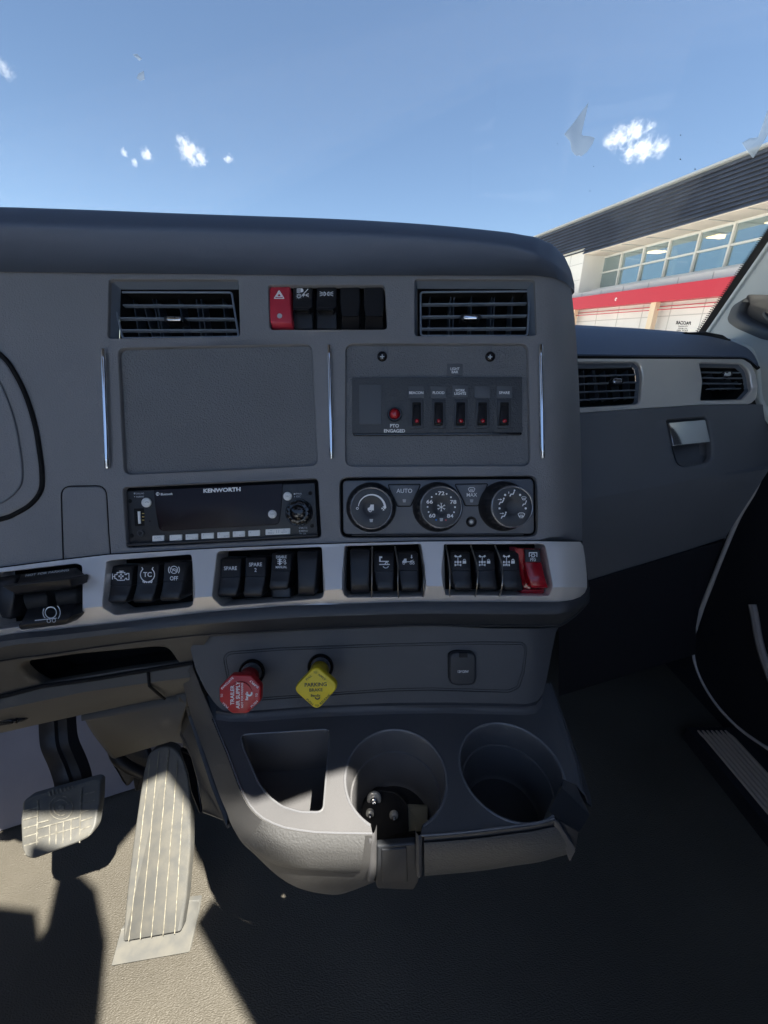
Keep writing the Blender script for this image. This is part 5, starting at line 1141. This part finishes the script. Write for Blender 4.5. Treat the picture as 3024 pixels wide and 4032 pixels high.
# accelerator
t = thing('accelerator_pedal', 'long dusty accelerator pedal with lengthwise grooves, standing on its hinge plate', 'pedal', M(590, 3760, .55))
ap = plane3((482, 3700, .548), (710, 3670, .5553), (640, 2940, .6117))
slab('pad', rpoly([(482, 3712), (486, 3640), (500, 3500), (525, 3300), (550, 3130), (566, 3030), (585, 2962), (640, 2936), (690, 2950), (722, 3000), (742, 3080), (749, 3175), (748, 3350), (731, 3550), (712, 3672)], [10, 10, 20, 20, 20, 20, 26, 26, 26, 20, 20, 20, 20, 20, 12]), ap, .014, RUBBER, t, bev=.0035, seg=4, back=True)
k = Ink(ap, .0005)
for a, b in (((590, 2990), (507, 3705)), ((625, 2958), (552, 3697)), ((664, 2952), (596, 3690)), ((698, 3002), (642, 3683)), ((722, 3130), (688, 3676))):
    pts = [(a[0]+(b[0]-a[0])*i/26+random.uniform(-.8, .8), a[1]+(b[1]-a[1])*i/26) for i in range(27)]; k.line(pts, 3.0)
k.build('rib', mat('dusty_rib', (.20, .188, .15), .85, var=.5, var_scale=160), t)
slab('hinge_plate', rpoly([(474, 3662), (436, 3806), (744, 3752), (778, 3600), (786, 3545), (745, 3548)], 5), dz(.789), .008, RUBBER, t, bev=.0015)
slab('side_bracket', rpoly([(706, 2952), (752, 2972), (776, 3020), (784, 3110), (794, 3200), (784, 3206), (768, 3165), (750, 3120), (736, 3040)], 6), plane3((706, 2952, .60), (794, 3200, .585), (760, 3000, .61)), .03, BLK, t, bev=.002)
mb = tube(smooth([M(448, 2952, .60), M(462, 2985, .60), (M(505, 3020, .605)), M(560, 3045, .615)], 4), .0085, 10); mb.build('pivot_arm', BLK, t)
slab('pivot_block', rpoly([(520, 3052), (565, 3040), (560, 3110), (530, 3116)], 4), .632, .02, BLK, t, bev=.002)
slab('spring_bracket', rpoly([(470, 2950), (570, 2935), (590, 2990), (560, 3035), (500, 3008)], 8), .635, .01, DARKP, t, bev=.002)
g_ = slab('carpet_gusset', rpoly([(425, 2996), (470, 2975), (515, 3010), (524, 3060), (498, 3105), (478, 3085), (450, 3030)], 12), .70, .02, TAUPE, None, bev=.006); tag(g_, 'small pale trim gusset beside the black pivot arm, under the column cover', 'trim piece')
# ================================================================== PASSENGER SIDE
_pq = ((1/.74)-(1/.62))/(3000-2290)
def PD(u, v=0): return 1/(1/.62+_pq*(u-2290))
pd_ = thing('passenger_dash', 'slate blue passenger dashboard with a satin silver vent band', 'dashboard', M(2600, 2300, .7))
VT = curve([(2200, 1277), (2284, 1280), (2500, 1292), (2770, 1313), (2870, 1336), (2920, 1350), (2950, 1368), (2970, 1395), (2990, 1440)])
VG = curve([(2200, 1402), (2290, 1403), (2930, 1409), (2960, 1425), (2990, 1452)])
rings = []
for u in (2200, 2290, 2400, 2500, 2600, 2700, 2780, 2840, 2880, 2910, 2935, 2955, 2970, 2985):
    d = PD(u); a, b = VT(u), VG(u); k = 1 if u < 2900 else max(.1, 1-(u-2900)/95)
    p = M(u, a, d+.085*k); rings.append([(p[0], p[1]+.004, d+.32), M(u, a, d+.085*k+.004), M(u, a+(b-a)*.12, d+.066*k), M(u, a+(b-a)*.4, d+.034*k), M(u, a+(b-a)*.75, d+.008*k), M(u, b-8, d-.004), M(u, b-2, d-.002), M(u, b+1, d+.02)])
MB().loft(srings(rings, 3), closed=False).build('top_pad', HOOD, pd_, ang=60)
tube([M(u, VG(u)+3, PD(u)+.003) for u in (2200, 2290, 2600, 2900, 2940, 2965, 2985)], .0034, 8).build('pad_joint', VOID, pd_)
VA = rpoly([(2200, 1428), (2504, 1426), (2522, 1440), (2530, 1480), (2521, 1580), (2506, 1591), (2300, 1603), (2200, 1608)], [2, 8, 8, 20, 10, 6, 4, 2])
VB = rpoly([(2755, 1428), (2920, 1432), (2952, 1462), (2962, 1532), (2925, 1572), (2760, 1576), (2768, 1500)], [6, 8, 20, 12, 8, 6, 10])
sheet('silver_vent_band', rpoly([(2200, 1412), (2925, 1414), (2958, 1434), (2976, 1476), (2984, 1520), (2978, 1568), (2955, 1590), (2760, 1593), (2524, 1608), (2300, 1624), (2200, 1630)], [2, 10, 10, 10, 10, 10, 8, 5, 5, 5, 2]), [VA, VB], lambda u, v: PD(u)-.002, SILV, pd_, step=26, rim=.01, cham=4, cham_d=.003, edge_back=.02)
GT_ = curve([(2200, 1630), (2300, 1624), (2524, 1608), (2760, 1593), (2960, 1590), (3060, 1592)])
GC = curve([(2200, 1992), (2300, 1968), (3024, 1832), (3060, 1826)])
def GBD(u, v): return PD(u)-.006-.022*max(0, (v-GT_(u))/(GC(u)-GT_(u)))
HR = rpoly([(2625, 1654), (2776, 1642), (2790, 1655), (2803, 1740), (2804, 1800), (2786, 1822), (2692, 1838), (2668, 1828), (2652, 1780)], [8, 8, 8, 10, 14, 18, 18, 14, 20])
gl = [(u, GT_(u)+2) for u in (2200, 2300, 2524, 2760, 2960, 3060)]+[(u, GC(u)) for u in (3060, 2800, 2550, 2300, 2200)]
gb = thing('glove_box', 'dark glove box door with a chrome latch in a scooped recess', 'glove box', M(2650, 2200, .68))
sheet('door', gl, [HR], GBD, DASH2, gb, step=40, rim=.012, cham=5, cham_d=.003)
m_ = mloop(HR, lambda u, v: GBD(u, v)+.0118); zz = [(p[0], p[1]) for p in m_]; sh_ = offs(zz, -.010)
MB().loft([m_, [(sh_[j][0], sh_[j][1], m_[j][2]+.016) for j in range(len(m_))]], False, True).build('latch_scoop', DASH2, gb, ang=70)
slab('latch', rpoly([(2632, 1663), (2778, 1652), (2799, 1742), (2651, 1757)], 5), lambda u, v: GBD(u, v)+.001-.004*(v-1650)/100, .006, CHROME, gb, bev=.0015)
GL = curve([(2200, 2322), (2315, 2286), (2760, 2150), (3060, 2050)])
rings = []
for u in (2200, 2300, 2450, 2600, 2700, 2790, 2860):
    d = PD(u); a, b = GC(u), GL(u); rings.append([M(u, a-1, GBD(u, a)+.0002), M(u, a+12, d-.027), M(u, a+40, d-.022), M(u, b-6, d+.03), M(u, b, d+.034)])
d = PD(2900); rings.append([M(3050, 1827, GBD(3050, 1827)), M(3030, 1845, d-.026), M(2995, 1900, d-.020), M(2850, 2126, d+.03), M(2848, 2130, d+.034)])
MB().loft(rings, closed=False).build('lower_face', DASH2, gb, ang=70)
rings = []
for u in (2200, 2300, 2450, 2600, 2700, 2740):
    d = PD(u); b = GL(u); rings.append([M(u, b+1, d+.030), M(u, b+5, d+.028), M(u, b+60, d+.05), M(u, b+260, d+.12), M(u, b+420, d+.2)])
d = PD(2790); rings.append([M(2846, 2132, d+.03), M(2845, 2136, d+.028), M(2815, 2210, d+.05), M(2752, 2400, d+.12), M(2728, 2540, d+.2)])
MB().loft(rings, closed=False).build('kick_panel', DOORP, pd_, ang=60)
PVT = lambda u, v: PD(u)-.0015
vent('air vent at the left of the silver passenger band, beside the centre stack', VA, PVT,
     [((2200, 1447), (2498, 1443)), ((2200, 1482), (2504, 1474)), ((2200, 1514), (2511, 1503)), ((2200, 1546), (2516, 1534)), ((2200, 1578), (2520, 1562))],
     [((2340, 1455), (2358, 1575)), ((2333, 1455), (2348, 1575)), ((2424, 1452), (2441, 1570)), ((2380, 1460), (2392, 1572)), ((2298, 1455), (2304, 1575)), ((2470, 1450), (2482, 1565))],
     (2433, 1499), None, tabw=20, tilt=.004, group='air vents with chrome tabs')
vent('air vent with bright tab at the far right end of the silver passenger band', VB, PVT,
     [((2762, 1464), (2918, 1466)), ((2764, 1486), (2936, 1488)), ((2766, 1508), (2946, 1510)), ((2786, 1530), (2958, 1528))],
     [((2800, 1470), (2836, 1528)), ((2870, 1490), (2896, 1527)), ((2900, 1500), (2920, 1527)), ((2840, 1480), (2866, 1527))],
     (2866, 1471), None, tabw=17, tilt=-.012, group='air vents with chrome tabs')
d_ = thing('defroster_strip', 'black defroster strip along the passenger windshield edge', 'defroster', M(2780, 1330, .76))
slab('strip', rpoly([(2690, 1306), (2780, 1303), (2850, 1316), (2884, 1340), (2870, 1346), (2780, 1338), (2700, 1322)], 6), lambda u, v: PD(u)+.075, .03, BLKM, d_, bev=.004)
# windshield, its black border, and its marks and painted reflections
WS = plane3((2770, 1310, .885), (3024, 930, .765), (1512, 900, .97))
ws = thing('windshield', 'clear curved windshield with a black dotted border along the right pillar', 'windshield', M(2000, 1400, .93))
slab('glass', [(-1500, -700), (3420, -700), (3420, 330), (2785, 1330), (2300, 1420), (1512, 1420), (-1500, 1420)], WS, .004, GLASS, ws, bev=.0001, seg=1, back=True)
FR = [(2745, 1316), (2890, 1100), (3024, 904), (3200, 646), (3420, 322), (3470, 352), (3240, 680), (3050, 955), (2910, 1160), (2800, 1318)]
slab('black_border', FR, lambda u, v: WS(u, v)-.002, .0015, BLKM, ws, bev=.0002, seg=1)
k = Ink(lambda u, v: WS(u, v)-.002, .0002)
L = 0; 
for i in range(62):
    t_ = i/61; u = 2744+(3060-2744)*t_; v = 1312+(850-1312)*t_
    k.disc(u-2, v-1, 3.3, 8)
    if i % 1 == 0: k.disc(u-8, v-2, 2.2, 8)
k.build('border_dots', BLKM, ws)
k = Ink(lambda u, v: WS(u, v)-.001, .0002)
k.text('PACCAR', 2690, 1271, 13, 60, mirror=True, bold=.05, rot=-3, shear=0); k.text('Windshield', 2690, 1284, 6, 38, mirror=True, bold=.02); k.text('AS1 M2350', 2688, 1293, 5, 36, mirror=True, bold=.02); k.text('DOT 022', 2686, 1301, 6, 44, mirror=True, bold=.03)
k.build('glass_marking', DKINK, ws)
REFLECT = glassmat('painted_reflection', (.62, .66, .70), 0)  # translucent grey patches put in as reflections in the glass
n_ = REFLECT.node_tree; gl_ = n_.nodes['Glossy BSDF'] if 'Glossy BSDF' in n_.nodes else None
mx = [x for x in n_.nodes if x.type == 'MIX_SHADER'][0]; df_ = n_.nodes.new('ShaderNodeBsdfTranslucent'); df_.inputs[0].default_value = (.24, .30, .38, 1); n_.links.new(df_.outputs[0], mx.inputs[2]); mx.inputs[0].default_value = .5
def reflection(lab, pts):
    o = slab('painted_reflection', pts, lambda u, v: WS(u, v)-.0025, .0004, REFLECT, None, bev=.00005, seg=1); tag(o, lab, 'painted reflection', 'painted reflections on the windshield')
reflection('grey painted reflection shaped like an arrowhead, left of the bright ragged cloud', [(2318, 402), (2290, 440), (2252, 492), (2222, 528), (2235, 545), (2245, 556), (2250, 590), (2262, 608), (2272, 614), (2280, 610), (2287, 616), (2310, 600), (2334, 566), (2342, 543), (2325, 536), (2296, 534), (2290, 528), (2298, 490), (2310, 440)])
reflection('grey painted reflection cut off by the right edge above the roof', [(3060, 380), (3024, 430), (3000, 500), (2985, 540), (2950, 545), (2922, 562), (2940, 590), (2966, 622), (2982, 600), (3024, 530), (3060, 480)])
reflection('tiny pale painted reflection high in the sky, upper of two', [(522, 214), (540, 212), (560, 232), (548, 238), (534, 226)])
reflection('tiny pale painted reflection high in the sky, lower of two', [(545, 290), (566, 278), (570, 312), (552, 318), (538, 308)])
k = Ink(lambda u, v: WS(u, v)-.002, .0002)
for u, v, r_ in ((2680, 532, 2.5), (2679, 627, 3), (2737, 666, 3), (2338, 655, 1.8), (2323, 752, 1.8), (2195, 566, 1.6), (2825, 560, 1.5)): k.disc(u, v, r_, 8)
k.build('dirt_speck', DKINK, ws)
# pillar, handle, door, seals, sill
pp = plane3((2779, 1310, .85), (3400, 430, .60), (3000, 1600, .735))
pi = thing('windshield_pillar', 'pale grey padded windshield pillar at the right edge', 'pillar', M(2950, 1600, .75))
slab('trim', rpoly([(2782, 1318), (2905, 1140), (3045, 940), (3460, 340), (3900, 200), (3900, 1700), (3060, 1680), (3012, 1610), (2992, 1560), (2985, 1450), (2962, 1376), (2918, 1348), (2850, 1332)], [6, 40, 40, 40, 40, 40, 10, 30, 20, 20, 20, 20, 20]), pp, .012, PILLAR, pi, bev=.005, seg=4)
gh = thing('grab_handle', 'dark rounded grab handle mount on the pale windshield pillar', 'grab handle', M(2990, 1300, .68))
hp = lambda u, v: pp(u, v)-.030
slab('mount', rpoly([(2914, 1226), (2934, 1176), (2962, 1156), (3120, 1160), (3200, 1330), (3060, 1308), (2950, 1264), (2920, 1242)], [20, 20, 20, 10, 10, 20, 20, 14]), hp, .028, DARKP, gh, bev=.012, seg=5, ang=80)
slab('handle_pad', rpoly([(3016, 1222), (3130, 1228), (3140, 1270), (3040, 1262), (3014, 1236)], 10), lambda u, v: hp(u, v)-.003, .006, BLK, gh, bev=.002)
dr = thing('passenger_door', 'near-black passenger door panel beyond the dark footwell', 'door', (.80, .2, .3), world=True)
mb = MB(); boxw(mb, .79, .86, -1.5, .99, .0, .98); mb.build('lower_panel', DOORP, dr, world=True)
mb = MB(); boxw(mb, .80, .86, -1.5, .56, .98, 1.30); mb.build('upper_panel', DOORP, dr, world=True)  # unseen, closed where the window would be, keeping sun off the passenger floor
mb = MB(); boxw(mb, .80, .86, -1.5, .60, 1.30, 1.42); mb.build('header', DOORP, dr, world=True)
def XD(X): return lambda u, v=0: X*F/(u-U0)
sp = [(3075, 1560), (3050, 1680), (3024, 1775), (2975, 1920), (2915, 2025), (2868, 2130), (2800, 2300), (2757, 2412), (2733, 2490), (2727, 2550), (2740, 2625), (2775, 2705), (2834, 2791), (2915, 2872), (3024, 2948), (3180, 3045)]
rw = [.0045, .0045, .0045, .0042, .004, .004, .0045, .005, .0040, .003, .0026, .0026, .0028, .003, .0034, .0034]
o = tube(smooth([M(u, v, XD(.735)(u)) for u, v in sp], 5), [rw[min(15, i//5)] for i in range(len(smooth([M(u, v, .7) for u, v in sp], 5)))], 8).build('door_seal', SEALM); tag(o, 'pale curved door opening seal sweeping down beside the glove box to the sill', 'door seal')
sp2 = [(2962, 2380), (2972, 2430), (2990, 2530), (3024, 2640), (3085, 2780), (3180, 2900)]
o = tube(smooth([M(u, v, XD(.775)(u)) for u, v in sp2], 5), .007, 8).build('door_edge_strip', BLADE); tag(o, 'short wide pale strip on the door edge at the right margin, right of the long seal', 'door strip')
st = thing('sill_plate', 'ribbed tan metal sill plate at the lower right', 'sill plate', zf(2900, 2980, .03), world=True)
def SP_(a, b, z): return Vector((.69+.085*a, .60-1.6*b, z))
mb = MB(); boxw(mb, .675, .79, -1.5, .615, 0, .034); mb.build('sill_base', DOORP, st, world=True)
mb = MB(); nR = 7; V = []; prof = []
for i in range(nR*4+1):
    a = i/(nR*4); prof.append((a, .036+.0035*(1 if i % 4 in (1, 2) else 0)))
rings = []
for b in (0, .012, .5, 1):
    e_ = .0 if b else 1; rings.append([tuple(Vector((.69+.07*a+(.0), .607-1.6*b, z-(.004 if b == 0 else 0)))) for a, z in prof])
MB().loft(rings, closed=False).build('tread', SILLM, st, world=True, ang=30)
# seats, rear wall and driver's door: behind and beside the camera, they shade the floor; seats made white to bounce light
def seat(x0, x1, lab):
    t = thing('cab_seat', lab, 'seat', ((x0+x1)/2, -.65, 0), 'cab seats', world=True); S_ = mat('seat_bounce_white', (.70, .75, .82), .9, grain=600) if 'seat_bounce_white' not in bpy.data.materials else bpy.data.materials['seat_bounce_white']
    def pad(nm, x0, x1, y0, y1, z0, z1, lean=0):
        r = .04; rings = []
        for z, k in ((z0, r), (z0+r, 0), (z1-r, 0), (z1-r*.3, r*.3), (z1, r)):
            rings.append([(x, y-lean*(z-z0), z) for x, y in rpoly(rect(x0+k, y0+k, x1-k, y1-k), .06)])
        MB().loft(rings, True, True).build(nm, S_, t, world=True)
    pad('seat', x0, x1, -.95, -.38, .34, .50); pad('backrest', x0+.02, x1-.02, -1.12, -.97, .50, 1.12, .12); pad('pedestal', x0+.08, x1-.08, -.88, -.50, 0, .34)
seat(-.85, -.32, 'driver seat whitened for bounce behind the pedals, out of the frame'); seat(.14, .66, 'passenger seat whitened for bounce, out of the frame')
mb = MB(); boxw(mb, -1.08, .86, -1.66, -1.6, 0, .95); struct(mb.build('wall_rear', PILLAR, world=True))
mb = MB(); boxw(mb, -1.05, .84, -1.59, -1.16, .30, .78); tag(mb.build('bounce_block', BOUNCE, world=True), 'unseen added white bounce block behind the seats, out of the frame', 'bounce_block')  # unseen white block added to bounce sunlight onto the dash
dd_ = thing('driver_door', 'dark driver door panel out of the frame at the left', 'door', (-1.05, -.3, 0), world=True)
mb = MB(); boxw(mb, -1.10, -1.05, -1.6, .98, 0, 1.03); mb.build('lower_panel', DOORP, dd_, world=True)
# ------------------------------------------------------------------ roof with its added sun opening
o2 = [(-1.08, -.34), (.86, -.34), (.86, .80), (-1.08, .80)]  # unseen roof stops short behind, letting sun onto the white seats
pts = [Vector(p) for p in o2+sun_gap]; ed = [(i, (i+1) % 4) for i in range(4)]+[(4+i, 4+(i+1) % len(sun_gap)) for i in range(len(sun_gap))]
ov, oe, of, *_ = delaunay_2d_cdt(pts, ed, [], 0, 1e-5)
def ins_(p, L):
    c = False; x, y = p
    for i in range(len(L)):
        (x1, y1), (x2, y2) = L[i-1], L[i]
        if (y1 > y) != (y2 > y) and x < (x2-x1)*(y-y1)/(y2-y1)+x1: c = not c
    return c
ff = [tuple(f) for f in of if not ins_((sum(ov[i].x for i in f)/len(f), sum(ov[i].y for i in f)/len(f)), sun_gap)]
rf = MB().add([(p.x, p.y, ROOFZ) for p in ov], ff).build('roof', DOORP, world=True, ang=0); struct(rf)
